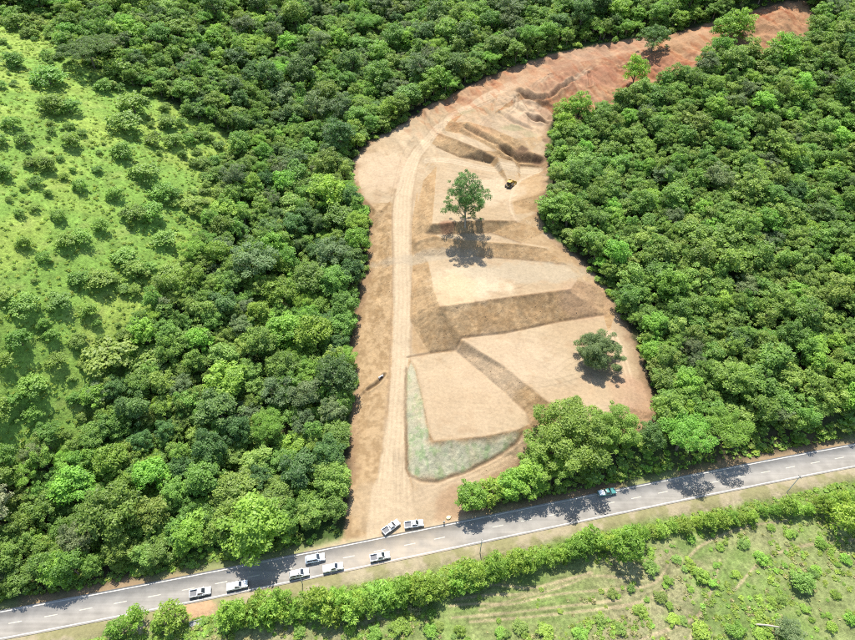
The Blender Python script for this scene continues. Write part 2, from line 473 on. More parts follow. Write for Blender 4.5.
def site_color(x, y, dR_, dS_, sl):
    """linear base colour and a grassiness weight for ground points"""
    n1 = vnoise(x, y, 14, 4, 31)
    n2 = vnoise(x, y, 3.0, 3, 41)
    n3 = vnoise(x, y, 40, 3, 51)
    n4 = vnoise(x, y, 1.1, 2, 47)
    P = np.stack([x, y], 1)
    c3 = lambda *c: np.array(c)[None, :]
    mix = lambda a, b, t: a * (1 - t[:, None]) + b * t[:, None]
    # forest floor
    col = mix(c3(.050, .042, .022) + 0 * P[:, :1], c3(.045, .075, .018), smooth(.35, .65, n1))
    grassy = np.full(len(x), .6)
    # grass hillside
    g = smooth(-3, 3, np.where(inside(P, grass_poly), 1, -1) * poly_dist(P, np.vstack([grass_poly, grass_poly[:1]]))[0] + (n2 - .5) * 6)
    gc = mix(c3(.150, .248, .046), c3(.205, .278, .054), smooth(.4, .62, n1))
    gc = mix(gc, c3(.25, .26, .085), smooth(.62, .8, n2) * .35)
    col = mix(col, gc, g)
    grassy = np.maximum(grassy, g)
    # south of the highway: mown tan verge, weeds, then rough meadow
    south = smooth(.3, -.3, dR_)
    d = -dR_
    verge = mix(c3(.195, .178, .085), c3(.265, .222, .140), smooth(.4, .65, n2))
    verge = mix(verge, c3(.13, .185, .045), smooth(HALF + 2.6, HALF + 5.5, d + (n1 - .5) * 4))
    mead = mix(c3(.138, .190, .055), c3(.225, .212, .105), smooth(.36, .56, n1 * .7 + n2 * .3))
    mead = mix(mead, c3(.140, .195, .050), smooth(.55, .7, n3) * .6)
    sc = mix(verge, mead, smooth(HALF + 7, HALF + 12, d))
    col = mix(col, sc, south)
    grassy = np.where(south > .5, smooth(HALF + 1.5, HALF + 5, d), grassy)
    # north verge: bare strip of dirt and litter
    nv = smooth(HALF + 3.2, HALF + 1.0, np.abs(dR_) + (n2 - .5) * 1.6) * (1 - south)
    col = mix(col, mix(c3(.22, .155, .09), c3(.18, .19, .08), smooth(.4, .6, n1)), nv)
    grassy = grassy * (1 - nv)
    # earthworks
    s_in = smooth(1.2, -1.0, dS_ + (n2 - .5) * 3.2)
    soil = mix(c3(.370, .270, .160), c3(.405, .308, .192), smooth(.3, .7, n1))
    soil = mix(soil, c3(.345, .235, .135), smooth(.55, .8, n2) * .5)
    cut = mix(c3(.325, .202, .094), c3(.392, .262, .134), smooth(.36, .64, n2 * .25 + n1 * .35 + n4 * .4))
    st = smooth(.23, .30, sl + (n2 - .5) * .05 + (n4 - .5) * .07)
    for bp in BANK_POLYS:
        st = np.maximum(st, np.where(inside(P, bp), smooth(.3, 1.3, near_dist(P, np.vstack([bp, bp[:1]])) + (n2 - .5) * .8) * (.75 + .4 * (n2 - .5)), 0))
    soil = mix(soil, cut, np.clip(st, 0, 1) * .9)
    # red subsoil up on the ridge
    redw = smooth(240, 285, y + .35 * x + (n1 - .5) * 40)
    red = mix(c3(.385, .212, .110), c3(.275, .112, .056), smooth(.42, .66, n2 * .3 + n1 * .4 + n4 * .3))
    red = mix(red, c3(.40, .275, .18), smooth(.25, .05, sl))
    soil = mix(soil, red, redw * .85)
    # side-cast strip down the left of the access road: crumbly browner spoil
    return col, grassy, soil, s_in, n1, n2, n3

# masks that need the traced lines
road_mid = []
rr, rl = lines3['road_right'], lines3['road_left']
def ribbon_mid(a, b, n=80):
    A = resample(a, 1e-9 + np.linalg.norm(np.diff(a[:, :2], axis=0), axis=1).sum() / n)
    B = resample(b, 1e-9 + np.linalg.norm(np.diff(b[:, :2], axis=0), axis=1).sum() / n)
    m = min(len(A), len(B))
    return .5 * (A[:m] + B[:m])
acc_mid = chaikin(np.array([at_z(*p) for p in [(392,545,0),(391,515,.5),(392,480,1.5),(394.5,450,2.4),(396.5,420,3.8),(399,385,5.6),(400.5,350,7.1),(402,309,10.3),
            (402,270,13.3),(401.5,240,16),(402,205,18.9),(407,175,21.2),(415,155,22.6),(427,141,23.6),(445,121,26.6),(470,106,29.4),(500,90,32.8),
            (540,72,36.6),(580,62,39.7),(620,54,42.6),(650,48,45),(690,36,49.6),(714,29,52)]]), 2)
hydro_poly = np.vstack([lines3['a_crest'], lines3['a_toe'][::-1]])[:, :2]
b_loop = chaikin(np.array([at_z(*p) for p in [(611,335,10.5),(620,352,10.4),(624,367,10.2),(629,385,9.8),(630,398,9),(624,412,7.6),(612,421,6)]]), 2)
low_track = chaikin(np.array([at_z(*p) for p in [(610,424,5.2),(570,432,4.6),(535,440,4.4),(512,456,3.2),(480,474,2),(440,490,1.2),(415,500,.8)]]), 2)
loop_d = chaikin(np.array([at_z(*p) for p in [(428,160,22.6),(450,160,23),(490,170,23),(525,171,23.2),(538,171,23.6)]]), 2)
arc_d = chaikin(np.array([at_z(*p) for p in [(532,175,23.3),(519,181,23.1),(511,193,23),(509,207,23),(516,220,22.8)]]), 2)
upper_arcs = [chaikin(np.array([at_z(*p) for p in q]), 2) for q in (
    [(452,118,27.6),(480,106,30),(505,98,32),(520,100,32.4),(530,112,31.6),(545,122,30)],
    [(512,90,33.4),(518,100,32.2),(512,112,31.6),(498,120,31)],
    [(560,70,38),(540,82,35.6),(528,92,33.6)],
    [(600,62,40.4),(575,78,37),(556,92,34.5)])]
drain_cut = np.array([ground_at(*p) for p in [(383.5,377),(380,382),(375,386),(368,390),(360,396)]])
swale = np.array([ground_at(*p) for p in [(520,93),(532,99),(545,108)]])
trail_px = [[(455,600),(490,594),(520,596),(555,586),(590,572)],[(470,622),(520,618),(580,612),(640,604),(672,586)],[(480,610),(520,598),(548,592),(575,582),(590,575),(630,578)], [(450,606),(480,603),(510,606),(545,596),(575,592),(612,590),(650,587),(664,575),(668,562)],
            [(470,586),(500,584),(530,590),(560,581),(592,573)], [(452,618),(500,614),(560,607),(620,600)], [(690,556),(700,545),(740,527),(790,520)],
            [(735,590),(760,560),(800,545),(855,540)], [(690,640),(700,612),(712,590),(720,560)], [(640,640),(690,622),(705,610)]]
trails = [chaikin(np.array([ground_at(a, b) for a, b in t]), 2) for t in trail_px]
patches_px = [(470,282,16,9,(.60,.47,.31),.8),(452,290,9,10,(.58,.42,.24),.6),(525,272,24,6,(.43,.35,.235),.75),(430,256,22,3,(.42,.34,.23),.7),
              (585,298,9,7,(.40,.26,.16),.5),(505,360,20,12,(.53,.40,.26),.6),(460,395,18,14,(.50,.37,.23),.5),(380,170,14,14,(.55,.41,.265),.7),
              (487,190,14,10,(.55,.43,.28),.7),(400,505,14,8,(.50,.38,.24),.5),(640,408,9,12,(.42,.25,.15),.7),(592,393,14,4,(.44,.31,.18),.5),
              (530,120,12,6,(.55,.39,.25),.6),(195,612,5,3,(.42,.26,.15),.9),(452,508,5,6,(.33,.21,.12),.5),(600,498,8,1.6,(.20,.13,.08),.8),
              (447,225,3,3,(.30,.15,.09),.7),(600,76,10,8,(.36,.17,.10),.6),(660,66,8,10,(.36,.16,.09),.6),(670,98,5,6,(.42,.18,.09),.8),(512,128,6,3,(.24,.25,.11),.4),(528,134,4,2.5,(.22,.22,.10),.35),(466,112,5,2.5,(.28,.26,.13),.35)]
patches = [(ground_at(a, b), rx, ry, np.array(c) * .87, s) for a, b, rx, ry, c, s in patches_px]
DARK_DIG = [ground_at(*p) for p in [(527,157),(536,158),(520,150),(541,162),(548,140),(552,117),(540,120)]]

def mark(px0, py0, px1, py1, bend, gauge):
    a, b = ground_at(px0, py0)[:2], ground_at(px1, py1)[:2]
    m = .5 * (a + b) + bend * np.array((-(b - a)[1], (b - a)[0]))
    t = np.linspace(0, 1, 9)[:, None]
    return ((1 - t) ** 2 * a + 2 * t * (1 - t) * m + t * t * b, gauge)
_mr = np.random.default_rng(66)
MARKS = []
for box, n in (((415, 370, 515, 425), 7), ((475, 340, 605, 395), 9), ((440, 262, 565, 290), 8), ((440, 170, 510, 215), 7), ((360, 145, 400, 205), 7),
               ((378, 485, 450, 525), 10), ((470, 85, 545, 130), 12), ((560, 55, 690, 80), 12), ((730, 8, 800, 45), 7), ((425, 105, 480, 140), 6)):
    for _ in range(n):
        MARKS.append(mark(_mr.uniform(box[0], box[2]), _mr.uniform(box[1], box[3]), _mr.uniform(box[0], box[2]), _mr.uniform(box[1], box[3]), _mr.uniform(-.35, .35), _mr.uniform(.8, 1.15)))
for a in range(5):
    MARKS.append(mark(395 + 4 * a, 528, 396 + 2 * a, 440, _mr.uniform(-.06, .06), .9))

def full_color(x, y, dR_, dS_, sl):
    col, grassy, soil, s_in, n1, n2, n3 = site_color(x, y, dR_, dS_, sl)
    P = np.stack([x, y], 1)
    c3 = lambda *c: np.array(c)[None, :]
    mix = lambda a, b, t: a * (1 - t[:, None]) + b * t[:, None]
    # side-cast strip
    d, sd, run = np.full(len(P), 1e3), np.ones(len(P)), np.full(len(P), 500.0)
    ka = np.where(dS_ < 6)[0]
    d[ka], sd[ka], run[ka] = poly_dist(P[ka], acc_mid)
    lat = d * sd                       # + = left of travel (uphill travel: left of picture)
    left = smooth(2.6, 4.4, lat) * (run < 128) * smooth(140, 125, run)
    n4 = vnoise(x, y, 1.2, 2, 49)
    spoil = mix(c3(.285, .185, .090), c3(.405, .280, .150), smooth(.38, .62, n1 * .2 + n2 * .3 + n4 * .5))
    soil = mix(soil, spoil, left * .85)
    # access road: compacted pale surface with wheel streaks and a soft shoulder
    half = np.where(run < 150, 2.9, 2.4) + smooth(30, 0, run) * 3.5 + (vnoise(run, run * 0, 14, 2, 97) - .5) * 1.2
    on = smooth(half + .6, half - .4, d + (n2 - .5) * 1.3 + (n1 - .5) * 1.2)
    streak = np.clip(.5 + .5 * np.cos(lat * 2 * math.pi / (1.2 + .5 * n3) + (n1 - .5) * 5) + (n2 - .5) * .9, 0, 1)
    rc = mix(c3(.485, .375, .240), c3(.415, .310, .192), smooth(.3, .9, streak) * .5)
    rc = mix(rc, c3(.45, .31, .195), smooth(165, 215, run) * .6)
    soil = mix(soil, rc, on * .92 * (1 - .85 * smooth(205, 235, run)))
    ditch = np.exp(-((np.abs(lat - (half + .55)) / .32) ** 2)) + .7 * np.exp(-((np.abs(lat + (half + .55)) / .3) ** 2))
    soil = mix(soil, c3(.27, .18, .105), np.clip(ditch, 0, 1) * .55 * smooth(26, 40, run) * (run < 165))
    for tr, w, c in ((b_loop, 2.0, (.48, .36, .23)), (low_track, 2.3, (.45, .335, .21)), (loop_d, 2.0, (.46, .36, .235)), (arc_d, .8, (.46, .34, .215))):
        dd, s2 = np.full(len(P), 1e3), np.ones(len(P))
        dd[ka], s2[ka], _ = poly_dist(P[ka], tr)
        soil = mix(soil, c3(*c) * (.93 + .12 * np.cos(dd * s2 * 4.6))[:, None], smooth(w + .6, w - .4, dd + (n2 - .5) * .8) * .75)
    for tr in upper_arcs:
        dd, s2, ru = np.full(len(P), 1e3), np.ones(len(P)), np.zeros(len(P))
        dd[ka], s2[ka], ru[ka] = poly_dist(P[ka], tr)
        fade = smooth(0, 9, ru) * smooth(ru.max(), ru.max() - 9, ru)
        soil = mix(soil, c3(.45, .335, .215) * (.84 + .20 * np.cos(dd * s2 * 3.4))[:, None], smooth(2.2, 1.0, dd + (n2 - .5) * 1.6) * .6 * fade)
    # machine passes on the levelled pads: faint parallel streaks
    pas = .5 + .5 * np.cos((x * .35 + y * .94) * 2 * math.pi / 2.4 + n1 * 5)
    soil = soil * (1 - .05 * smooth(.5, 1, pas) * smooth(.2, .05, sl))[:, None]
    # crossing wheel and crawler marks
    ki = np.where(dS_ < .5)[0]
    tw = np.zeros(len(ki)); Pk = P[ki]
    for tr, gauge in MARKS:
        box = (Pk[:, 0] > tr[:, 0].min() - 2) & (Pk[:, 0] < tr[:, 0].max() + 2) & (Pk[:, 1] > tr[:, 1].min() - 2) & (Pk[:, 1] < tr[:, 1].max() + 2)
        kb = np.where(box)[0]
        if len(kb):
            dd, _, ru = poly_dist(Pk[kb], tr)
            w = np.exp(-((dd - gauge) / .26) ** 2) * smooth(0, 6, ru) * smooth(ru.max(), ru.max() - 6, ru)
            tw[kb] = np.maximum(tw[kb], w * (.6 + .8 * n2[ki][kb]))
    soil[ki] = soil[ki] * (1 - .17 * tw)[:, None]
    # downhill scrape marks on red ground
    scr = vnoise(x * .55 + y * .2, y * .12 - x * .05, 1.2, 3, 61)
    soil = mix(soil, soil * c3(.70, .50, .42), smooth(.5, .72, scr) * smooth(225, 255, y) * smooth(.08, .25, sl) * .8)
    soil = soil * (1 + (scr - .5) * .6 * smooth(200, 240, y))[:, None]
    rill = vnoise(x + .2 * y, y * .25, 1.1, 2, 67)
    n4 = vnoise(x, y, 1.0, 2, 53)
    soil = soil * (1 + (rill - .5) * .38 * smooth(.25, .5, sl))[:, None]
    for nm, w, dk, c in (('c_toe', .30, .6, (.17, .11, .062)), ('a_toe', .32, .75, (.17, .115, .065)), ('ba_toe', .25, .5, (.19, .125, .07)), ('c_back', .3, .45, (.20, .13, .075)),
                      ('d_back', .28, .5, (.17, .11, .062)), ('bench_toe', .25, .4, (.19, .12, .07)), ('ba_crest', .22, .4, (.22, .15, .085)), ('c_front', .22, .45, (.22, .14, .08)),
                      ('d_front', .22, .35, (.22, .14, .08)), ('pit_crest', .4, .7, (.14, .08, .048)), ('ledge', .25, .4, (.22, .14, .08)), ('a_crest', .22, .35, (.25, .17, .10))):  # the pit crest entry paints the cut's shadow edge into the soil
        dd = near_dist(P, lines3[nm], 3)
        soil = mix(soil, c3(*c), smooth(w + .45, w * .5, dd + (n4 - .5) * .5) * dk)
    for tr, w in [(drain_cut, .35)] + [(np.array([at_z(*p) for p in q]), w_ * .45) for q, w_, dp_ in CARVE[:3] + CARVE[7:]]:
        dd = near_dist(P, tr, 4)
        soil = mix(soil, c3(.10, .065, .035), smooth(w + .4, w * .5, dd + (n4 - .5) * .4) * .6)  # dark drain soil; shade of the pit slashes and overhang painted in
    # green sprayed bank below the lowest pad
    hin = inside(P, hydro_poly)
    hd = near_dist(P, np.vstack([hydro_poly, hydro_poly[:1]]))
    hw = np.where(hin, smooth(0, 1.0, hd + (n2 - .5) * 1.2), 0)
    hc = mix(c3(.385, .365, .245), c3(.262, .308, .160), smooth(.44, .62, n2 * .35 + rill * .4 + n4 * .25))
    hc = mix(hc, c3(.33, .25, .15), smooth(2.6, .6, near_dist(P, lines3['a_crest'][4:], 6) + (n2 - .5) * 3) * .75)
    hc = mix(hc, c3(.42, .34, .22), smooth(.55, .75, n1) * .7)
    soil = mix(soil, hc, hw * (.58 + .5 * smooth(.35, .6, n1)))
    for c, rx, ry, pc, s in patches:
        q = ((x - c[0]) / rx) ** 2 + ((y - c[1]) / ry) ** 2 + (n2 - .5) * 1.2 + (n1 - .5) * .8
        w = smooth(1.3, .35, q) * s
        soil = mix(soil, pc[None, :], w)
    for c in DARK_DIG:
        q = np.hypot(x - c[0], (y - c[1]) * 1.2) + (n2 - .5) * 4
        soil = mix(soil, c3(.16, .095, .055), smooth(3.2, 1.0, q) * .8)
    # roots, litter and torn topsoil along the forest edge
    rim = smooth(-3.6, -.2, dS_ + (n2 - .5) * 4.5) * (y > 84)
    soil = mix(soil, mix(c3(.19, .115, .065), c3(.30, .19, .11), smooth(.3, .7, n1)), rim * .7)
    soil = soil * .75
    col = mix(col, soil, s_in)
    grassy = grassy * (1 - s_in)
    # cattle trails in the meadow
    south = dR_ < -HALF - 5
    if south.any():
        ks = np.where(south)[0]
        for t in trails:
            dd = near_dist(P[ks], t)
            w = smooth(.50, .12, dd + (n2[ks] - .5) * .5) * .75
            col[ks] = mix(col[ks], c3(.30, .24, .14), w)
            w = smooth(.5, .1, np.abs(dd - .75)) * .4
            col[ks] = mix(col[ks], c3(.12, .13, .05), w)
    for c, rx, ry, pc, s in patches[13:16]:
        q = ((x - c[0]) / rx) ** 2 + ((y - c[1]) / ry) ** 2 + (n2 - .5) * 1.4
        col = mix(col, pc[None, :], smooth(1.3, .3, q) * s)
    dust = smooth(HALF + 2.2, HALF, np.abs(dR_) + (n2 - .5)) * (np.abs(x + 8) < 24) * (dR_ > 0)
    col = mix(col, c3(.34, .265, .17), dust * .9)
    return np.clip(col, .01, .7), np.clip(grassy, 0, 1), smooth(.2, .3, sl) * s_in

# ------------------------------------------------------------------ ground mesh: one sheet, 2 m cells, 0.5 m cells where it is bare or close
cellx = GX0 + CS * (np.arange(NCX) + .5)
celly = GY0 + CS * (np.arange(NCY) + .5)
CCX, CCY = np.meshgrid(cellx, celly, indexing='ij')
dSc = dS[SUB // 2::SUB, SUB // 2::SUB][:NCX, :NCY]
dRc = dR[SUB // 2::SUB, SUB // 2::SUB][:NCX, :NCY]
fine = (dSc < 3.5) | ((dRc < 4) & (dRc > -50) & (CCX > -110) & (CCX < 150) & (CCY > 34))
_p, _q, _d = project(CCX, CCY, Z[SUB // 2::SUB, SUB // 2::SUB][:NCX, :NCY])
fine &= (_p > -70) & (_p < 925) & (_q < 690)
nf0, nf1 = Z.shape
vid = np.full(Z.shape, -1, np.int64)
needed = np.zeros(Z.shape, bool)
needed[::SUB, ::SUB] = True
ii, jj = np.where(fine)
for a in range(SUB + 1):
    for b in range(SUB + 1):
        needed[ii * SUB + a, jj * SUB + b] = True
# hanging nodes next to coarse cells lie on the straight coarse edge
Zg = Z.copy()
for (i, j) in zip(ii, jj):
    for (di, dj) in ((-1, 0), (1, 0), (0, -1), (0, 1)):
        a, b = i + di, j + dj
        if 0 <= a < NCX and 0 <= b < NCY and not fine[a, b]:
            I, J = i * SUB, j * SUB
            if di:
                I += SUB if di > 0 else 0
                z0, z1 = Z[I, J], Z[I, J + SUB]
                for k in range(1, SUB):
                    Zg[I, J + k] = z0 + (z1 - z0) * k / SUB
            else:
                J += SUB if dj > 0 else 0
                z0, z1 = Z[I, J], Z[I + SUB, J]
                for k in range(1, SUB):
                    Zg[I + k, J] = z0 + (z1 - z0) * k / SUB
vi, vj = np.where(needed)
vid[vi, vj] = np.arange(len(vi))
verts = np.stack([FXX[vi, vj], FYY[vi, vj], Zg[vi, vj]], 1)
faces = []
I, J = np.where(~fine)
I *= SUB
J *= SUB
faces.append(np.stack([vid[I, J], vid[I + SUB, J], vid[I + SUB, J + SUB], vid[I, J + SUB]], 1))
for a in range(SUB):
    for b in range(SUB):
        I, J = ii * SUB + a, jj * SUB + b
        faces.append(np.stack([vid[I, J], vid[I + 1, J], vid[I + 1, J + 1], vid[I, J + 1]], 1))
# skirt of far ground out to the horizon
bi = [(i, 0) for i in range(0, nf0 - 1, SUB)] + [(nf0 - 1, j) for j in range(0, nf1 - 1, SUB)] + \
     [(i, nf1 - 1) for i in range(nf0 - 1, 0, -SUB)] + [(0, j) for j in range(nf1 - 1, 0, -SUB)]
bv = np.array([vid[i, j] for i, j in bi])
prev = bv
cen = np.array((0, 240.0))
for fac, fall in ((1.25, .95), (2.0, .8), (5.0, .4), (16.0, .0)):
    P = verts[bv].copy()
    P[:, :2] = cen + (P[:, :2] - cen) * fac
    P[:, 2] *= fall
    new = np.arange(len(bv)) + len(verts)
    verts = np.vstack([verts, P])
    k = np.arange(len(bv))
    k1 = (k + 1) % len(bv)
    faces.append(np.stack([prev[k1], prev[k], new[k], new[k1]], 1))
    prev = new
faces = np.concatenate(faces)

def mesh_np(name, verts, faces, smooth_shade=True):
    me = bpy.data.meshes.new(name)
    nv, nf, k = len(verts), len(faces), faces.shape[1]
    me.vertices.add(nv)
    me.vertices.foreach_set('co', np.asarray(verts, np.float32).ravel())
    me.loops.add(nf * k)
    me.loops.foreach_set('vertex_index', np.asarray(faces, np.int32).ravel())
    me.polygons.add(nf)
    me.polygons.foreach_set('loop_start', np.arange(0, nf * k, k, dtype=np.int32))
    me.update(calc_edges=True)
    me.validate()
    if smooth_shade:
        me.polygons.foreach_set('use_smooth', np.ones(len(me.polygons), bool))
    return me

def link(name, me, mat=None, parent=None, **props):
    o = bpy.data.objects.new(name, me)
    COL.objects.link(o)
    if mat is not None and me is not None and not me.materials:
        me.materials.append(mat)
    if parent is not None:
        o.parent = parent
    for k, v in props.items():
        o[k] = v
    return o

# ------------------------------------------------------------------ materials
MATS = {}
def nodes_of(name):
    m = bpy.data.materials.new(name)
    m.use_nodes = True
    nt = m.node_tree
    b = nt.nodes['Principled BSDF']
    MATS[name] = m
    return m, nt, b

def simple_mat(name, col, rough=.6, metal=0.0, coat=0.0, noise=.12, nscale=6.0, spec=.5):
    m, nt, b = nodes_of(name)
    t = nt.nodes.new('ShaderNodeTexNoise')
    t.inputs['Scale'].default_value = nscale
    t.inputs['Detail'].default_value = 4
    tc = nt.nodes.new('ShaderNodeTexCoord')
    nt.links.new(tc.outputs['Object'], t.inputs['Vector'])
    r = nt.nodes.new('ShaderNodeMapRange')
    r.inputs['To Min'].default_value = 1 - noise
    r.inputs['To Max'].default_value = 1 + noise
    nt.links.new(t.outputs['Fac'], r.inputs['Value'])
    mul = nt.nodes.new('ShaderNodeVectorMath')
    mul.operation = 'SCALE'
    mul.inputs[0].default_value = col
    nt.links.new(r.outputs[0], mul.inputs['Scale'])
    nt.links.new(mul.outputs[0], b.inputs['Base Color'])
    b.inputs['Roughness'].default_value = rough
    b.inputs['Metallic'].default_value = metal
    b.inputs['Coat Weight'].default_value = coat
    b.inputs['Specular IOR Level'].default_value = spec
    return m

def ground_material():
    m, nt, b = nodes_of('ground_soil_and_grass')
    N, L = nt.nodes, nt.links
    at = N.new('ShaderNodeAttribute'); at.attribute_name = 'Col'
    ag = N.new('ShaderNodeAttribute'); ag.attribute_name = 'grassy'
    geo = N.new('ShaderNodeNewGeometry')
    def noise(scale, detail=5, rough=.6):
        t = N.new('ShaderNodeTexNoise')
        t.inputs['Scale'].default_value = scale
        t.inputs['Detail'].default_value = detail
        t.inputs['Roughness'].default_value = rough
        L.new(geo.outputs['Position'], t.inputs['Vector'])
        return t
    def rng(src, a, c, d, e):
        r = N.new('ShaderNodeMapRange')
        r.inputs['From Min'].default_value = a
        r.inputs['From Max'].default_value = c
        r.inputs['To Min'].default_value = d
        r.inputs['To Max'].default_value = e
        L.new(src, r.inputs['Value'])
        return r.outputs[0]
    def math_(op, a, c):
        q = N.new('ShaderNodeMath'); q.operation = op
        for k, v in enumerate((a, c)):
            if isinstance(v, (int, float)):
                q.inputs[k].default_value = v
            else:
                L.new(v, q.inputs[k])
        return q.outputs[0]
    n_f = noise(1.1, 6, .7)
    n_m = noise(.22, 5, .6)
    n_s = noise(4.5, 4, .7)
    dirt = math_('MULTIPLY', rng(n_f.outputs[0], .3, .7, .86, 1.14), rng(n_m.outputs[0], .3, .7, .93, 1.07))
    dirt = math_('MULTIPLY', dirt, rng(n_s.outputs[0], .3, .7, .93, 1.07))
    ab = N.new('ShaderNodeAttribute'); ab.attribute_name = 'bank'
    n_g = noise(2.6, 5, .75)
    grit = math_('ADD', 1.0, math_('MULTIPLY', ab.outputs['Fac'], math_('SUBTRACT', math_('MULTIPLY', rng(n_g.outputs[0], .34, .66, .86, 1.14), rng(n_s.outputs[0], .3, .7, .92, 1.08)), 1.0)))
    dirt = math_('MULTIPLY', dirt, grit)
    gra = math_('MULTIPLY', rng(n_f.outputs[0], .32, .68, .62, 1.38), rng(n_m.outputs[0], .3, .7, .75, 1.25))
    gra = math_('MULTIPLY', gra, rng(n_s.outputs[0], .3, .7, .8, 1.2))
    mx = N.new('ShaderNodeMix'); mx.data_type = 'FLOAT'
    L.new(ag.outputs['Fac'], mx.inputs['Factor'])
    L.new(dirt, mx.inputs[2]); L.new(gra, mx.inputs[3])
    mul = N.new('ShaderNodeVectorMath'); mul.operation = 'SCALE'
    L.new(at.outputs['Color'], mul.inputs[0]); L.new(mx.outputs[0], mul.inputs['Scale'])
    L.new(mul.outputs[0], b.inputs['Base Color'])
    b.inputs['Roughness'].default_value = .95
    b.inputs['Specular IOR Level'].default_value = .15
    h = math_('ADD', math_('ADD', math_('MULTIPLY', n_f.outputs[0], .5), math_('MULTIPLY', n_s.outputs[0], .18)), math_('MULTIPLY', ab.outputs['Fac'], math_('MULTIPLY', n_g.outputs[0], .3)))
    bump = N.new('ShaderNodeBump')
    L.new(h, bump.inputs['Height'])
    L.new(rng(ag.outputs['Fac'], 0, 1, .35, 1.0), bump.inputs['Strength'])
    bump.inputs['Distance'].default_value = .8
    L.new(bump.outputs[0], b.inputs['Normal'])
    return m

gm = ground_material()
ng_ = len(vi)
col = np.zeros((len(verts), 3)); gra = np.ones(len(verts))
col[:, :] = (.05, .075, .02)
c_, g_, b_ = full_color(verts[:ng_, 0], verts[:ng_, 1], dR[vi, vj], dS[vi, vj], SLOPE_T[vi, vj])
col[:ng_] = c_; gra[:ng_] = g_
gme = mesh_np('ground', verts, faces)
ca = gme.attributes.new('Col', 'FLOAT_COLOR', 'POINT')
ca.data.foreach_set('color', np.concatenate([col, np.ones((len(col), 1))], 1).astype(np.float32).ravel())
ga = gme.attributes.new('grassy', 'FLOAT', 'POINT')
ga.data.foreach_set('value', gra.astype(np.float32))
bka = gme.attributes.new('bank', 'FLOAT', 'POINT')
bkv = np.zeros(len(verts), np.float32); bkv[:ng_] = b_
bka.data.foreach_set('value', bkv)
ground = link('ground', gme, gm, kind='structure', label='bare tan graded hillside and green slopes around it')

# ------------------------------------------------------------------ highway
def ribbon(name, off_a, off_b, z, x0, x1, mat, parent=None, line=None, thick=0.0, **props):
    L = HW if line is None else line
    seg = L[(L[:, 0] >= x0) & (L[:, 0] <= x1)]
    if len(seg) < 2 or x1 - x0 < 12:
        q = np.linspace(x0, x1, max(3, int((x1 - x0) / 1.0) + 1))
        seg = np.stack([q, np.interp(q, L[:, 0], L[:, 1])], 1)
    t = np.gradient(seg, axis=0)
    t /= np.linalg.norm(t, axis=1)[:, None]
    nrm = np.stack([-t[:, 1], t[:, 0]], 1)
    n = len(seg)
    oa = off_a if np.ndim(off_a) else np.full(n, off_a)
    ob = off_b if np.ndim(off_b) else np.full(n, off_b)
    A = seg + nrm * np.asarray(oa)[:, None]
    B = seg + nrm * np.asarray(ob)[:, None]
    zc = np.full((n, 1), z)
    V = [np.hstack([A, zc]), np.hstack([B, zc])]
    k = np.arange(n - 1)
    F = [np.stack([k, k + 1, n + k + 1, n + k], 1)]
    if thick:
        V += [np.hstack([A, zc - thick]), np.hstack([B, zc - thick])]
        F += [np.stack([2 * n + k + 1, 2 * n + k, k, k + 1][::-1], 1)[:, ::-1], np.stack([n + k, n + k + 1, 3 * n + k + 1, 3 * n + k], 1)[:, ::-1]]
    V = np.vstack(V)
    F = np.concatenate(F)
    # faces up
    p = V[F[0]]
    if np.cross(p[1] - p[0], p[2] - p[0])[2] < 0:
        F = F[:, ::-1]
    return link(name, mesh_np(name, V, F), mat, parent, **props)

def asphalt_material():
    m, nt, b = nodes_of('sun_bleached_asphalt')
    N, L = nt.nodes, nt.links
    geo = N.new('ShaderNodeNewGeometry')
    mp = N.new('ShaderNodeMapping')
    mp.inputs['Rotation'].default_value = (0, 0, -math.atan(.2))
    mp.inputs['Scale'].default_value = (.04, 1.0, 1)
    L.new(geo.outputs['Position'], mp.inputs['Vector'])
    a = N.new('ShaderNodeTexNoise'); a.inputs['Scale'].default_value = .9; a.inputs['Detail'].default_value = 5
    L.new(mp.outputs[0], a.inputs['Vector'])
    c = N.new('ShaderNodeTexNoise'); c.inputs['Scale'].default_value = .35; c.inputs['Detail'].default_value = 6
    L.new(geo.outputs['Position'], c.inputs['Vector'])
    s = N.new('ShaderNodeMath'); s.operation = 'ADD'
    L.new(a.outputs[0], s.inputs[0]); L.new(c.outputs[0], s.inputs[1])
    r = N.new('ShaderNodeValToRGB')
    r.color_ramp.elements[0].position = .38
    r.color_ramp.elements[0].color = (.178, .166, .147, 1)
    r.color_ramp.elements[1].position = .66
    r.color_ramp.elements[1].color = (.268, .250, .222, 1)
    h = N.new('ShaderNodeMath'); h.operation = 'MULTIPLY'; h.inputs[1].default_value = .5
    L.new(s.outputs[0], h.inputs[0]); L.new(h.outputs[0], r.inputs[0])
    sx = N.new('ShaderNodeSeparateXYZ'); L.new(geo.outputs['Position'], sx.inputs[0])
    def mth(op, a_, b_):
        q = N.new('ShaderNodeMath'); q.operation = op
        for k_, v_ in enumerate((a_, b_)):
            if isinstance(v_, (int, float)): q.inputs[k_].default_value = v_
            else: L.new(v_, q.inputs[k_])
        return q.outputs[0]
    dx_ = mth('DIVIDE', mth('ADD', sx.outputs[0], 8.0), 20.0)
    dust = mth('SUBTRACT', 1.0, mth('MULTIPLY', dx_, dx_))
    dust = mth('MULTIPLY', mth('MAXIMUM', dust, 0.0), c.outputs[0])
    dm = N.new('ShaderNodeMix'); dm.data_type = 'RGBA'
    dm.inputs[7].default_value = (.36, .28, .18, 1)
    L.new(mth('MULTIPLY', dust, .75), dm.inputs['Factor']); L.new(r.outputs[0], dm.inputs[6])
    L.new(dm.outputs[2], b.inputs['Base Color'])
    b.inputs['Roughness'].default_value = .85
    b.inputs['Specular IOR Level'].default_value = .25
    return m

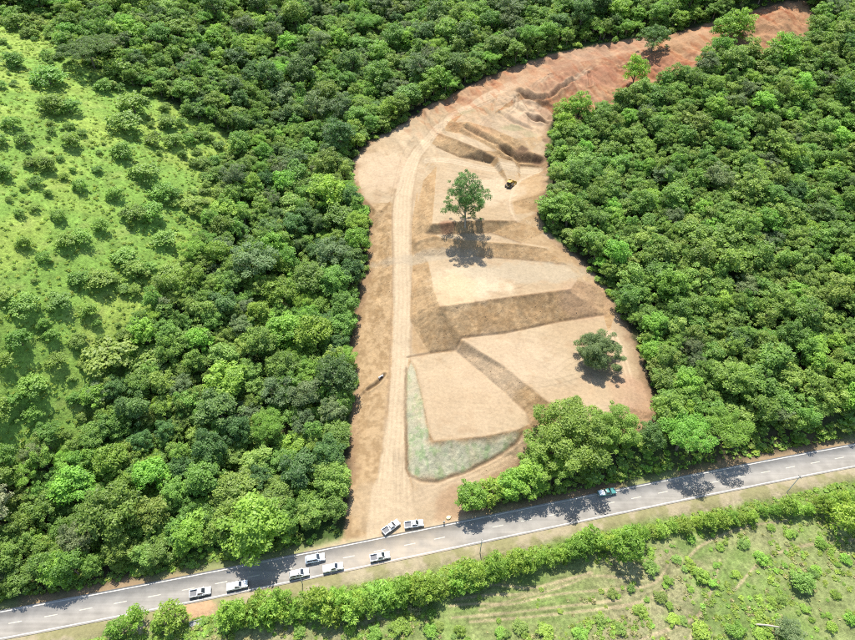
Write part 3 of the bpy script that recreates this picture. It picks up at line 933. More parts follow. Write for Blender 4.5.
m_asph = asphalt_material()
m_line = simple_mat('worn_white_road_paint', (.42, .40, .36), .7, noise=.35, nscale=1.2)
m_dash = simple_mat('worn_cream_road_paint', (.37, .345, .28), .7, noise=.3, nscale=1.5)
road = ribbon('highway', -HALF - .45, HALF + .45, 0.0, -900, 900, m_asph, thick=.14, kind='structure', label='two lane grey asphalt highway crossing the lower picture')
ribbon('edge_line', HALF - .14, HALF + .10, .004, -400, 400, m_line, road)
ribbon('edge_line', -HALF - .10, -HALF + .14, .004, -400, 400, m_line, road)
x = -140.0 + 2.2
while x < 190:
    ribbon('lane_dash', -.12, .12, .004, x, x + 2.9, m_dash, road)
    x += 7.75

# ------------------------------------------------------------------ foliage
def leaf_material(name, dark, light, trans=.45, rough=.5, hue=.055, spec=.34):
    m, nt, b = nodes_of(name)
    N, L = nt.nodes, nt.links
    at = N.new('ShaderNodeAttribute'); at.attribute_name = 'tint'
    oi = N.new('ShaderNodeObjectInfo')
    mx = N.new('ShaderNodeMix'); mx.data_type = 'RGBA'
    mx.inputs[6].default_value = (*dark, 1); mx.inputs[7].default_value = (*light, 1)
    L.new(at.outputs['Fac'], mx.inputs['Factor'])
    hs = N.new('ShaderNodeHueSaturation')
    r1 = N.new('ShaderNodeMapRange'); r1.inputs['To Min'].default_value = .5 - hue * .35; r1.inputs['To Max'].default_value = .5 + hue * .35
    L.new(oi.outputs['Random'], r1.inputs['Value']); L.new(r1.outputs[0], hs.inputs['Hue'])
    w = N.new('ShaderNodeMath'); w.operation = 'MULTIPLY_ADD'; w.inputs[1].default_value = 7.31; w.inputs[2].default_value = .2
    L.new(oi.outputs['Random'], w.inputs[0])
    fr = N.new('ShaderNodeMath'); fr.operation = 'FRACT'; L.new(w.outputs[0], fr.inputs[0])
    r2 = N.new('ShaderNodeMapRange'); r2.inputs['To Min'].default_value = .80; r2.inputs['To Max'].default_value = 1.22
    L.new(fr.outputs[0], r2.inputs['Value']); L.new(r2.outputs[0], hs.inputs['Value'])
    L.new(mx.outputs[2], hs.inputs['Color'])
    L.new(hs.outputs[0], b.inputs['Base Color'])
    b.inputs['Roughness'].default_value = rough
    b.inputs['Specular IOR Level'].default_value = spec
    tr = N.new('ShaderNodeBsdfTranslucent')
    g = N.new('ShaderNodeMix'); g.data_type = 'RGBA'; g.blend_type = 'MULTIPLY'; g.inputs['Factor'].default_value = 1
    g.inputs[7].default_value = (1.1, 1.25, .5, 1)
    L.new(hs.outputs[0], g.inputs[6]); L.new(g.outputs[2], tr.inputs['Color'])
    ms = N.new('ShaderNodeMixShader'); ms.inputs[0].default_value = trans
    out = N['Material Output']
    L.new(b.outputs[0], ms.inputs[1]); L.new(tr.outputs[0], ms.inputs[2]); L.new(ms.outputs[0], out.inputs['Surface'])
    return m

LEAF = dict(
    mid=leaf_material('leaves_mid_green', (0.119, 0.210, 0.041), (0.276, 0.425, 0.076)),
    dark=leaf_material('leaves_dark_green', (0.073, 0.146, 0.041), (0.170, 0.284, 0.071)),
    pale=leaf_material('leaves_grey_green', (.118, .178, .068), (.235, .300, .125)),
    bright=leaf_material('leaves_fresh_green', (0.149, 0.280, 0.038), (0.341, 0.536, 0.076)),
    olive=leaf_material('leaves_olive_green', (0.153, 0.248, 0.049), (0.353, 0.476, 0.107)),
    hedge=leaf_material('leaves_hedge_green', (0.165, 0.283, 0.040), (0.396, 0.560, 0.093)),
    lime=leaf_material('leaves_yellow_green', (0.162, 0.243, 0.037), (0.382, 0.490, 0.089)),
    blue=leaf_material('leaves_blue_green', (0.106, 0.182, 0.063), (0.242, 0.336, 0.127)),
    grass=leaf_material('grass_blades_green', (.200, .300, .045), (.340, .420, .080), .4),
    straw=leaf_material('grass_blades_dry', (.230, .235, .085), (.410, .370, .170), .3),
    flower=leaf_material('leaves_cream_blossom', (.26, .28, .13), (.50, .49, .30)),
)
m_bark = simple_mat('bark_grey_brown', (.16, .125, .09), .9, noise=.35, nscale=2.0)
m_deadwood = simple_mat('bleached_dead_wood', (.36, .32, .27), .9, noise=.3, nscale=1.5)

def leaf_quads(P, Nn, size, aspect, rng, tint):
    """one kite-shaped leaf spray for each point"""
    n = len(P)
    a = rng.normal(size=(n, 3))
    T = np.cross(Nn, a)
    T /= np.linalg.norm(T, axis=1)[:, None] + 1e-9
    B = np.cross(Nn, T)
    s = (size * (.65 + .7 * rng.random(n)))[:, None] if np.ndim(size) == 0 else size[:, None]
    w = s * aspect
    V = np.empty((n, 4, 3))
    V[:, 0] = P - T * s * .5
    V[:, 1] = P + B * w * .5 - T * s * .05 - Nn * s * .10
    V[:, 2] = P + T * s * .5
    V[:, 3] = P - B * w * .5 - T * s * .05 - Nn * s * .10
    F = np.arange(n * 4).reshape(n, 4)
    return V.reshape(-1, 3), F, np.repeat(tint, 4)

def tube(points, radii, sides=6):
    """tapered tube along points"""
    P = np.asarray(points, float)
    V, F = [], []
    n = len(P)
    T = np.gradient(P, axis=0)
    T /= np.linalg.norm(T, axis=1)[:, None] + 1e-9
    ref = np.array((1, 0, 0)) if abs(T[0][0]) < .8 else np.array((0, 1, 0))
    for i in range(n):
        u = np.cross(T[i], ref); u /= np.linalg.norm(u) + 1e-9
        w = np.cross(T[i], u)
        for k in range(sides):
            an = 2 * math.pi * k / sides
            V.append(P[i] + radii[i] * (math.cos(an) * u + math.sin(an) * w))
    for i in range(n - 1):
        for k in range(sides):
            F.append((i * sides + k, i * sides + (k + 1) % sides, (i + 1) * sides + (k + 1) % sides, (i + 1) * sides + k))
    V.append(P[-1]); tip = len(V) - 1
    for k in range(sides):
        F.append(((n - 1) * sides + k, (n - 1) * sides + (k + 1) % sides, tip, tip))
    return np.array(V), F

def join_tubes(tubes):
    V, F, o = [], [], 0
    for v, f in tubes:
        V.append(v)
        F += [tuple(i + o for i in q) for q in f]
        o += len(v)
    return np.vstack(V), F

def mesh_py(name, V, F, smooth_shade=True):
    me = bpy.data.meshes.new(name)
    F = [tuple(dict.fromkeys(q)) for q in F]
    me.from_pydata([tuple(map(float, v)) for v in V], [], F)
    if smooth_shade:
        me.polygons.foreach_set('use_smooth', np.ones(len(me.polygons), bool))
    me.update()
    return me

def make_tree(name, seed, R=5.0, H=11.0, bottom=3.0, lobes=22, lobe=.34, leaf=.55, dens=1.0, flat=1.0, spread=1.0, aspect=.6, droop=0.0,
              gap=0.0, trunk_r=.28, sq=.85, fill=.35, radial=0.0, core=True):
    """crown of leaf sprays on many small clumps, and a trunk with limbs reaching the clumps"""
    rng = np.random.default_rng(seed)
    cz = bottom + (H - bottom) * .42
    rz = (H - bottom) * .58
    C, LR = [], []
    for i in range(lobes):
        g = (i + .5) / lobes
        el = math.asin(1 - g * 1.35) if 1 - g * 1.35 > -1 else -1.2
        az = i * 2.39996 + rng.random() * .9
        lr = R * lobe * (.55 + .85 * rng.random() ** 1.3)
        rr = 1.0 + .60 * (rng.random() - .66)
        C.append((math.cos(el) * math.cos(az) * (R - lr * .8) * rr * spread, math.cos(el) * math.sin(az) * (R - lr * .8) * rr * spread,
                  cz + math.sin(el) * (rz - lr * .75) * rr * flat + (rng.random() - .5) * .26 * (H - bottom)))
        LR.append(lr)
    for i in range(int(lobes * fill)):
        az = rng.random() * 6.283
        r = R * .55 * math.sqrt(rng.random())
        C.append((r * math.cos(az), r * math.sin(az), cz + (rng.random() - .35) * rz * .9 * flat))
        LR.append(R * lobe * (.8 + .5 * rng.random()))
    C = np.array(C); LR = np.array(LR)
    # no crown is a perfect dome: stretch it one way and push one side up
    ax = rng.random() * 6.283
    el_ = 1 + .22 * (rng.random() - .3)
    u_ = C[:, 0] * math.cos(ax) + C[:, 1] * math.sin(ax)
    C[:, 0] += u_ * (el_ - 1) * math.cos(ax)
    C[:, 1] += u_ * (el_ - 1) * math.sin(ax)
    C[:, 2] += u_ / R * (H - bottom) * .14 * (rng.random() - .2)
    C[:, 2] -= droop * (np.hypot(C[:, 0], C[:, 1]) / R) ** 2
    VV, FF, TT, o = [], [], [], 0
    for k in range(len(C)):
        if gap and rng.random() < gap:
            continue
        n = int(dens * 11.0 * LR[k] ** 2 / (leaf ** 2 * aspect))
        d = rng.normal(size=(n, 3))
        d[:, 2] = np.where(d[:, 2] < -.3, -d[:, 2], d[:, 2])
        d /= np.linalg.norm(d, axis=1)[:, None]
        r = LR[k] * (.62 + .5 * rng.random(n) ** 1.3)
        # knobbly clump outline
        r *= 1 + .22 * np.sin(d[:, 0] * 7 + k) * np.sin(d[:, 1] * 8 + 2 * k) * np.sin(d[:, 2] * 7 + .5 * k)
        P = C[k] + d * r[:, None] * np.array((1, 1, sq))
        keep = np.ones(n, bool)
        for j in range(len(C)):
            if j != k:
                keep &= np.linalg.norm((P - C[j]) / np.array((1, 1, sq)), axis=1) > LR[j] * .58
        P, d = P[keep], d[keep]
        Nn = d * .55 + rng.normal(size=d.shape) * .42 + np.array((0, 0, .75))
        if radial:
            Nn = Nn * (1 - radial) + radial * (np.cross(d, rng.normal(size=d.shape)))
        Nn /= np.linalg.norm(Nn, axis=1)[:, None]
        tint = np.clip(rng.normal(.45, .22, len(P)) + (rng.random() - .5) * .55, 0, 1)
        v, f, t = leaf_quads(P, Nn, leaf, aspect, rng, tint)
        VV.append(v); FF.append(f + o); TT.append(t); o += len(v)
    V = np.vstack(VV); F = np.concatenate(FF); T = np.concatenate(TT)
    cme = mesh_np(name + '_crown', V, F, False)
    a = cme.attributes.new('tint', 'FLOAT', 'POINT')
    a.data.foreach_set('value', T.astype(np.float32))
    # trunk and limbs
    tubes = []
    lean = (rng.random(2) - .5) * R * .15
    top = np.array((lean[0], lean[1], cz + rz * .25))
    fork = np.array((lean[0] * .5, lean[1] * .5, bottom * .75 + .3))
    tubes.append(tube([(0, 0, -.8), (0, 0, .3), fork * .6, fork, .5 * (fork + top) + (rng.random(3) - .5) * .3, top],
                      [trunk_r * 1.6, trunk_r * 1.1, trunk_r, trunk_r * .85, trunk_r * .5, trunk_r * .12], 7))
    order = rng.permutation(len(C))[:10]
    for k in order:
        e = C[k]
        s = fork + (top - fork) * rng.random() * .6
        m = .5 * (s + e) + np.array((0, 0, .25 * R * .3))
        tubes.append(tube([s, .5 * (s + m), m, e], [trunk_r * .5, trunk_r * .38, trunk_r * .26, trunk_r * .08], 5))
    tv_, tf_ = join_tubes(tubes)
    tme = mesh_py(name + '_trunk', tv_, tf_)
    return cme, tme

PROTO = {}       # kind -> list of (crown mesh, trunk mesh, nominal radius)
def proto(kind, leafmat, seeds, **kw):
    PROTO[kind] = []
    for s in seeds:
        c, t = make_tree(kind, s, **kw)
        c.materials.append(LEAF[leafmat]); t.materials.append(m_bark)
        PROTO[kind].append((c, t, kw.get('R', 5.0)))

proto('broadleaf_tree', 'mid', (1, 2, 3, 4, 5), R=5.2, H=12, bottom=3.2, lobes=38, lobe=.25, leaf=.50, aspect=.6, fill=.35)
proto('dark_tree', 'dark', (11, 12, 13), R=5.0, H=12.5, bottom=3.0, lobes=40, lobe=.23, leaf=.46, aspect=.6)
proto('pale_tree', 'pale', (21, 22, 23), R=4.6, H=10.5, bottom=3, lobes=38, lobe=.23, leaf=.40, aspect=.55, dens=.85, gap=.1)
proto('fresh_tree', 'bright', (31, 32, 33, 34), R=4.8, H=11, bottom=2.6, lobes=34, lobe=.27, leaf=.54, aspect=.55)
proto('feathery_tree', 'bright', (36, 37), R=5.6, H=12, bottom=4.5, lobes=40, lobe=.21, leaf=.34, aspect=.45, flat=.6, dens=.8)
proto('scrub_tree', 'olive', (41, 42, 43, 44), R=3.4, H=7.5, bottom=1.4, lobes=26, lobe=.28, leaf=.44, aspect=.55)
proto('scrub_dark', 'mid', (46, 47, 48, 49), R=3.4, H=8, bottom=1.5, lobes=26, lobe=.28, leaf=.44, aspect=.55)
proto('hedge_tree', 'hedge', (51, 52, 53, 54), R=3.0, H=6.0, bottom=.6, lobes=30, lobe=.25, leaf=.80, aspect=.27, radial=.40, dens=.8, gap=.05, trunk_r=.16)
proto('shrub', 'mid', (61, 62, 63, 64), R=2.4, H=3.6, bottom=.1, lobes=22, lobe=.30, leaf=.36, aspect=.6, trunk_r=.12)
proto('olive_shrub', 'olive', (66, 67, 68), R=2.4, H=3.4, bottom=.1, lobes=22, lobe=.30, leaf=.36, aspect=.6, trunk_r=.12)
proto('leafy_shrub', 'hedge', (71, 72, 73), R=2.0, H=2.6, bottom=.0, lobes=18, lobe=.32, leaf=.42, aspect=.4, trunk_r=.08)
proto('flat_tree', 'dark', (81,), R=10.5, H=12, bottom=6.0, lobes=80, lobe=.14, leaf=.42, aspect=.5, flat=.55, sq=.6)
proto('blossom_tree', 'flower', (83,), R=4.6, H=11, bottom=3, lobes=34, lobe=.24, leaf=.40, aspect=.6, dens=.9)
proto('yellow_green_tree', 'lime', (91, 92), R=8.6, H=15, bottom=1.5, lobes=80, lobe=.165, leaf=.46, aspect=.5, gap=.04, trunk_r=.4)
proto('low_dark_tree', 'dark', (98,), R=6.0, H=9.5, bottom=1.6, lobes=46, lobe=.21, leaf=.46, aspect=.55, gap=.1)
proto('low_tree', 'bright', (95, 96, 97), R=5.0, H=8.5, bottom=.3, lobes=40, lobe=.24, leaf=.48, aspect=.55)
for kind in PROTO:
    print(kind, [len(c.polygons) for c, t, r in PROTO[kind]])

def place_tree(kind, var, x, y, scale, rot, label, category, group=None, name=None, zs=1.0, sink=.1):
    c, t, r = PROTO[kind][var % len(PROTO[kind])]
    root = bpy.data.objects.new(name or kind, None)
    COL.objects.link(root)
    root.empty_display_size = .5
    root.location = (x, y, glevel(x, y) - sink)
    root.rotation_euler = (0, 0, rot)
    root.scale = (scale, scale, scale * zs)
    root['label'] = label
    root['category'] = category
    if group:
        root['group'] = group
    for n, me in (('crown', c), ('trunk', t)):
        o = bpy.data.objects.new(n, me)
        COL.objects.link(o)
        o.parent = root
    return root

# ---- scattered stuff: far forest trees and grass tufts, as instances on points
def scatter_object(name, protos, pts, rots, scales, idx, label, kind='stuff'):
    coll = bpy.data.collections.new(name + '_kinds')
    for i, me in enumerate(protos):
        o = bpy.data.objects.new('%s_kind_%02d' % (name, i), me)
        coll.objects.link(o)
    me = bpy.data.meshes.new(name)
    me.vertices.add(len(pts))
    me.vertices.foreach_set('co', np.asarray(pts, np.float32).ravel())
    for nm, ty, arr, key in (('rot', 'FLOAT_VECTOR', np.asarray(rots, np.float32).ravel(), 'vector'),
                             ('scl', 'FLOAT_VECTOR', np.asarray(scales, np.float32).ravel(), 'vector'),
                             ('idx', 'INT', np.asarray(idx, np.int32), 'value')):
        at = me.attributes.new(nm, ty, 'POINT')
        at.data.foreach_set(key, arr)
    me.update()
    o = link(name, me, None, None, kind=kind, label=label)
    ng = bpy.data.node_groups.new(name + '_scatter', 'GeometryNodeTree')
    ng.interface.new_socket('Geometry', in_out='INPUT', socket_type='NodeSocketGeometry')
    ng.interface.new_socket('Geometry', in_out='OUTPUT', socket_type='NodeSocketGeometry')
    N, L = ng.nodes, ng.links
    gi, go = N.new('NodeGroupInput'), N.new('NodeGroupOutput')
    ci = N.new('GeometryNodeCollectionInfo')
    ci.inputs['Collection'].default_value = coll
    ci.inputs['Separate Children'].default_value = True
    ci.inputs['Reset Children'].default_value = True
    ip = N.new('GeometryNodeInstanceOnPoints')
    ip.inputs['Pick Instance'].default_value = True
    def attr(nm, ty):
        a = N.new('GeometryNodeInputNamedAttribute')
        a.data_type = ty
        a.inputs['Name'].default_value = nm
        return [s for s in a.outputs if s.enabled and s.name == 'Attribute'][0]
    L.new(gi.outputs[0], ip.inputs['Points'])
    L.new(ci.outputs[0], ip.inputs['Instance'])
    L.new(attr('idx', 'INT'), ip.inputs['Instance Index'])
    L.new(attr('rot', 'FLOAT_VECTOR'), ip.inputs['Rotation'])
    L.new(attr('scl', 'FLOAT_VECTOR'), ip.inputs['Scale'])
    L.new(ip.outputs[0], go.inputs[0])
    md = o.modifiers.new('scatter', 'NODES')
    md.node_group = ng
    return o

def joined(c, t, name):
    """crown and trunk as one mesh with two materials (for the far forest)"""
    bm = bmesh.new()
    lay = None
    bm.from_mesh(c)
    n = len(bm.faces)
    bm.from_mesh(t)
    bm.faces.ensure_lookup_table()
    for f in bm.faces[n:]:
        f.material_index = 1
    me = bpy.data.meshes.new(name)
    bm.to_mesh(me)
    bm.free()
    me.materials.append(c.materials[0])
    me.materials.append(t.materials[0])
    return me

def poisson(mask_fn, r_fn, x0, x1, y0, y1, tries, seed):
    """variable-radius dart throwing on a coarse hash grid"""
    rng = np.random.default_rng(seed)
    X = rng.uniform(x0, x1, tries); Y = rng.uniform(y0, y1, tries)
    ok = mask_fn(X, Y)
    X, Y = X[ok], Y[ok]
    R = r_fn(X, Y, rng)
    cell = 4.0
    grid = {}
    out = []
    for x, y, r in zip(X, Y, R):
        gi, gj = int(x // cell), int(y // cell)
        k = int(r // cell) + 2
        good = True
        for a in range(gi - k, gi + k + 1):
            for b in range(gj - k, gj + k + 1):
                for q in grid.get((a, b), ()):
                    if (q[0] - x) ** 2 + (q[1] - y) ** 2 < (.5 * (q[2] + r)) ** 2:
                        good = False
                        break
                if not good:
                    break
            if not good:
                break
        if good:
            grid.setdefault((gi, gj), []).append((x, y, r))
            out.append((x, y, r))
    return out

# ------------------------------------------------------------------ single trees that stand out
HERO_SPOTS = []      # (x, y, clear radius) kept free of forest trees
def hero(kind, var, px, py, scale, label, category='tree', rot=0.0, name=None, clear=4.0, zs=1.0, group=None):
    g = ground_at(px, py)
    HERO_SPOTS.append((g[0], g[1], clear))
    return place_tree(kind, var, g[0], g[1], scale, rot, label, category, group, name, zs)

# shade tree left standing on the upper pad: open crown, limbs showing
c, t = make_tree('shade', 101, R=10.5, H=23, bottom=3.0, lobes=100, lobe=.145, leaf=.44, aspect=.5, gap=.08, dens=.9, trunk_r=.5, sq=.8, fill=.3)
c.materials.append(LEAF['dark']); t.materials.append(simple_mat('bark_pale_grey', (.30, .26, .20), .9, noise=.3, nscale=2))
PROTO['shade_tree'] = [(c, t, 10.5)]
hero('shade_tree', 0, 465, 226, .74, 'tall open-crowned tree standing alone on the upper dirt pad', rot=.4, clear=14, zs=1.22)
# rounded feathery tree on the right pad
c, t = make_tree('round', 103, R=7.2, H=10.5, bottom=.2, lobes=80, lobe=.17, leaf=.34, aspect=.4, dens=1.25, trunk_r=.4)
c.materials.append(LEAF['blue']); t.materials.append(m_bark)
PROTO['round_tree'] = [(c, t, 7.2)]
hero('round_tree', 0, 596, 362, 1.0, 'round dark green tree alone on the right-hand dirt pad', rot=1.0, clear=14)
# upper ridge trees
hero('low_dark_tree', 0, 651, 52, 1.2, 'dark leaning tree on the ridge beside the red dirt track', rot=.4, clear=7, zs=1.0)
hero('low_tree', 1, 633, 84, 1.08, 'lone green tree on the red soil slope below the ridge track', rot=2., clear=6, zs=1.35)
hero('low_tree', 0, 722, 42, 1.35, 'green tree between the two red dirt patches, left of its pair', rot=.5, clear=6)
hero('low_tree', 2, 738, 36, 1.3, 'green tree between the two red dirt patches, right of its pair', rot=2.5, clear=6)
hero('low_tree', 0, 718, 58, 1.15, 'green tree below the two red dirt patches at the top right', rot=3.5, clear=6)
hero('low_tree', 1, 778, 62, 1.35, 'rounded tree at the lower edge of the top right dirt patch', rot=1.5, clear=6)
hero('low_tree', 2, 577, 122, 1.2, 'green tree at the foot of the red slope, right of the diggings', rot=.9, clear=6, zs=1.2)
hero('low_tree', 1, 563, 135, 1.0, 'green tree beside the diggings at the right of the upper terrace', rot=2.9, clear=5, zs=1.2)
hero('flat_tree', 0, 95, 68, 1.0, 'wide flat-topped dark green tree at the top edge of the grassy hillside', rot=.3, clear=11)
# roadside trees between the pads and the highway
hero('yellow_green_tree', 0, 566, 451, 1.36, 'largest yellow-green roadside tree, just left of the teal pickup', rot=.2, clear=10, zs=.78)
hero('yellow_green_tree', 1, 543, 470, .85, 'yellow-green roadside tree left of the largest one', rot=2.2, clear=6, zs=.85)
hero('yellow_green_tree', 1, 608, 441, .8, 'yellow-green tree set back behind the teal pickup, right of the largest one', rot=1.2, clear=5)
hero('dark_tree', 0, 645, 446, .80, 'small dark green tree at the lower right corner of the clearing', rot=1.4, clear=3)
hero('feathery_tree', 0, 676, 449, 1.35, 'wide feathery tree by the highway, first right of the small dark tree', rot=.4, clear=7, zs=.85)
hero('feathery_tree', 1, 716, 441, 1.25, 'wide feathery tree by the highway, second right of the small dark tree', rot=1.9, clear=7, zs=.85)
for k, (px, py, s, kd, lb) in enumerate([
        (470, 506, .92, 'fresh_tree', 'bushy green tree at the right corner of the clearing entrance'),
        (488, 500, .9, 'hedge_tree', 'second bushy tree right of the clearing entrance, at the highway edge'),
        (508, 496, .92, 'fresh_tree', 'third bushy tree right of the clearing entrance, at the highway edge'),
        (528, 489, 1.0, 'fresh_tree', 'fourth bushy tree right of the clearing entrance, beside the yellow-green trees')]):
    hero(kd, k, px, py, s * (1.6 if kd == 'hedge_tree' else 1.0), lb, rot=k * 1.3, clear=4, name='roadside_tree', zs=.9)
HERO_SPOTS.append((*ground_at(612, 474)[:2], 8.5))
HERO_SPOTS.append((*ground_at(630, 474)[:2], 5.0))
hero('blossom_tree', 0, 5, 520, 1.1, 'cream-flowering tree at the left picture edge above the highway', rot=.2, clear=5)

# ------------------------------------------------------------------ forest
ONES = 'zero one two three four five six seven eight nine ten eleven twelve thirteen fourteen fifteen sixteen seventeen eighteen nineteen'.split()
TENS = '_ _ twenty thirty forty fifty sixty seventy eighty ninety'.split()
def num(n):
    n = int(max(0, min(99, round(n))))
    return ONES[n] if n < 20 else TENS[n // 10] + ('-' + ONES[n % 10] if n % 10 else '')
def place_words(px, py):
    return '%s percent across, %s percent down' % (num(px / 8.55), num(py / 6.4))

def field(A, x, y):
    i = np.clip(np.round((x - GX0) / FS).astype(int), 0, A.shape[0] - 1)
    j = np.clip(np.round((y - GY0) / FS).astype(int), 0, A.shape[1] - 1)
    return A[i, j]

site_cx = np.array([(-24, 70), (-24, 160), (-24, 205), (0, 240), (60, 255), (130, 290), (200, 330)], float)
def right_side(x, y):
    # right of the clearing: east of its spine line
    xm = np.interp(y, [60, 150, 200, 235, 262, 300, 340], [10, 30, 25, 35, 75, 160, 330])
    return x > xm

def in_view(x, y, m=110):
    z = height(x, y)
    px, py, d = project(x, y, z)
    return (px > -m) & (px < 855 + m) & (py > -55) & (py < 720)

rim_noise = lambda x, y: vnoise(x, y, 9, 2, 71)
def grass_depth(x, y):
    P = np.stack([x, y], 1)
    d = poly_dist(P, np.vstack([grass_poly, grass_poly[:1]]))[0]
    return np.where(inside(P, grass_poly), d, -d)     # + inside the grass

def forest_mask(x, y):
    s = field(dS, x, y)
    r = field(dR, x, y)
    ok = in_view(x, y) & (s > 2.2) & (r > HALF + np.where(x > 0, 7.0, 5.2))
    gd = grass_depth(x, y) + (rim_noise(x, y) - .5) * 14
    ok &= gd < -1
    # keep the roadside gap at the entrance clear
    for hx, hy, hr in HERO_SPOTS:
        ok &= (x - hx) ** 2 + (y - hy) ** 2 > hr * hr
    return ok

def forest_r(x, y, rng):
    right = right_side(x, y)
    base = np.where(right, rng.uniform(3.6, 6.6, len(x)), rng.uniform(4.4, 9.4, len(x)))
    # smaller, scrubbier growth next to the grass hillside
    gd = -grass_depth(x, y)
    base = np.where((~right) & (gd < 22) & (x < -60), rng.uniform(3.6, 6.5, len(x)), base)
    # low growth right at the clearing's edge
    s = field(dS, x, y)
    return np.where(s < 5, np.minimum(base, 6.0), base)

trees = poisson(forest_mask, forest_r, -300, 300, 40, 440, 60000, 5)
rngf = np.random.default_rng(99)
tl = []
KIND_LEFT = ['broadleaf_tree'] * 5 + ['dark_tree'] * 3 + ['pale_tree'] * 2 + ['fresh_tree'] * 4 + ['feathery_tree'] * 2 + ['scrub_tree']
KIND_RIGHT = ['scrub_tree'] * 5 + ['scrub_dark'] * 5 + ['fresh_tree'] * 3 + ['broadleaf_tree'] * 2 + ['dark_tree'] + ['pale_tree'] * 1
for x, y, d in trees:
    right = bool(right_side(np.array([x]), np.array([y]))[0])
    # species come in loose patches
    q = vnoise(np.array([x]), np.array([y]), 26, 2, 81)[0]
    pool = KIND_RIGHT if right else KIND_LEFT
    k = pool[int((q * 1.7 + rngf.random() * .9) * len(pool)) % len(pool)] if rngf.random() < .7 else pool[int(rngf.integers(len(pool)))]
    R = d * (.80 if right else .76) * (.92 + .2 * rngf.random())
    var = int(rngf.integers(12))
    nom = PROTO[k][0][2]
    sc = R / nom
    z = glevel(x, y)
    px, py, dep = project(x, y, z + 5 * sc)
    tl.append((R / dep, k, var, x, y, sc, rngf.random() * 6.283, .62 + .42 * rngf.random(), px, py, right))
# understorey between the crowns
under = poisson(lambda x, y: forest_mask(x, y), lambda x, y, rng: rng.uniform(2.6, 4.2, len(x)), -260, 260, 50, 400, 40000, 15)
print('understorey', len(under))
print('forest trees', len(tl))

def region(px, py, right):
    if not right:
        if py > 455: return 'in the forest strip along the highway left of the clearing', 'roadside forest left of the clearing'
        if px < 255 and py < 130: return 'in the forest above the grassy hillside', 'forest above the grassy hillside'
        if py > 215: return 'in the forest between the grassy hillside and the access road', 'forest between hillside and access road'
        if px < 400: return 'in the forest left of the clearing\'s upper bend', 'forest left of the upper bend'
        return 'in the forest behind the upper dirt track', 'forest behind the upper track'
    if py < 130: return 'in the forest below the red soil ridge', 'forest below the red ridge'
    if px < 720 : return 'in the forest along the right edge of the levelled pads', 'forest right of the pads'
    if py > 360: return 'in the forest above the highway at the right', 'forest above the highway at right'
    return 'in the forest at the far right of the clearing', 'far right forest'

LOOK = dict(broadleaf_tree=('broadleaf_tree', 'mid green billowy tree'), dark_tree=('dark_broadleaf_tree', 'dark green dense tree'),
            pale_tree=('pale_tree', 'pale grey-green tree'), fresh_tree=('fresh_green_tree', 'fresh bright green tree'),
            feathery_tree=('feathery_tree', 'wide feathery green tree'), scrub_tree=('olive_scrub_tree', 'small olive green tree'),
            scrub_dark=('scrub_tree', 'small mid green tree'))
IND_MAX = 240
tl.sort(key=lambda t: -t[0])
count = {}
rest = []
for t in tl:
    s, k, var, x, y, sc, rot, zs, px, py, right = t
    seen = -15 < px < 870 and -15 < py < 655
    if seen and count.get(k, 0) < IND_MAX:
        count[k] = count.get(k, 0) + 1
        where, grp = region(px, py, right)
        place_tree(k, var, x, y, sc, rot, '%s, %s, %s' % (LOOK[k][1], grp, place_words(px, py)), 'tree', LOOK[k][1] + 's, ' + grp, LOOK[k][0], zs)
    else:
        rest.append(t)
print('individual', count, 'rest', len(rest))
kinds = list(LOOK)
joined_protos, jidx = [], {}
for k in kinds:
    for v, (c, t, r) in enumerate(PROTO[k]):
        jidx[(k, v)] = len(joined_protos)
        joined_protos.append(joined(c, t, 'far_' + k))
if rest:
    pts, rots, scs, idx = [], [], [], []
    for s, k, var, x, y, sc, rot, zs, px, py, right in rest:
        pts.append((x, y, glevel(x, y) - .1)); rots.append((0, 0, rot)); scs.append((sc, sc, sc * zs))
        idx.append(jidx[(k, var % len(PROTO[k]))])
    for x, y, d in under:
        k = ('scrub_tree', 'scrub_dark', 'scrub_dark')[int(rngf.integers(3))]
        sc = d * .78 / 3.4 * (.8 + .5 * rngf.random())
        pts.append((x, y, glevel(x, y) - .3)); rots.append((0, 0, rngf.random() * 6.28)); scs.append((sc, sc, sc * (.8 + .5 * rngf.random())))
        idx.append(jidx[(k, int(rngf.integers(len(PROTO[k]))))])
    scatter_object('forest', joined_protos, pts, rots, scs, idx, 'mass of smaller forest trees filling the green slopes')

# ------------------------------------------------------------------ shrubs on the grassy hillside
SHRUBS = [(19,28,12,0),(51,84,17,0),(105,90,9,0),(135,112,17,0),(125,130,17,1),(55,112,13,0),(70,112,12,0),(168,128,10,1),(176,146,10,0),(156,145,9,0),
          (190,143,7,0),(74,146,10,0),(26,144,8,0),(125,157,11,0),(146,178,15,0),(163,197,14,0),(116,198,9,0),(193,207,10,1),(225,194,11,0),(202,162,6,0),
          (32,166,7,0),(49,170,9,0),(37,185,7,0),(4,177,10,0),(14,128,9,0),(135,219,13,0),(152,218,14,0),(218,178,10,0),(2,88,6,0),(16,66,10,0),(121,78,14,0),
          (2,144,8,0),(26,247,8,0),(45,261,8,0),(68,246,11,1),(84,242,11,1),(102,230,8,0),(125,260,13,1),(137,276,12,1),(171,275,12,1),(165,243,13,1),(102,285,15,1),
          (81,283,11,1),(60,304,14,1),(25,310,14,1),(5,299,9,1),(23,345,12,0),(58,364,11,0),(35,390,14,0),(7,364,9,0),(53,338,8,0),(45,327,7,0),(91,315,9,0),
          (114,362,25,1),(149,368,20,1),(4,417,14,0),(35,416,10,0),(139,402,16,0),(82,190,8,0),(60,220,8,0),(20,215,6,0),(98,172,6,0)]
def hill_word(px, py):
    v = 'upper' if py < 120 else 'middle' if py < 260 else 'lower'
    h = 'left' if px < 60 else 'centre' if px < 130 else 'right'
    return v, h
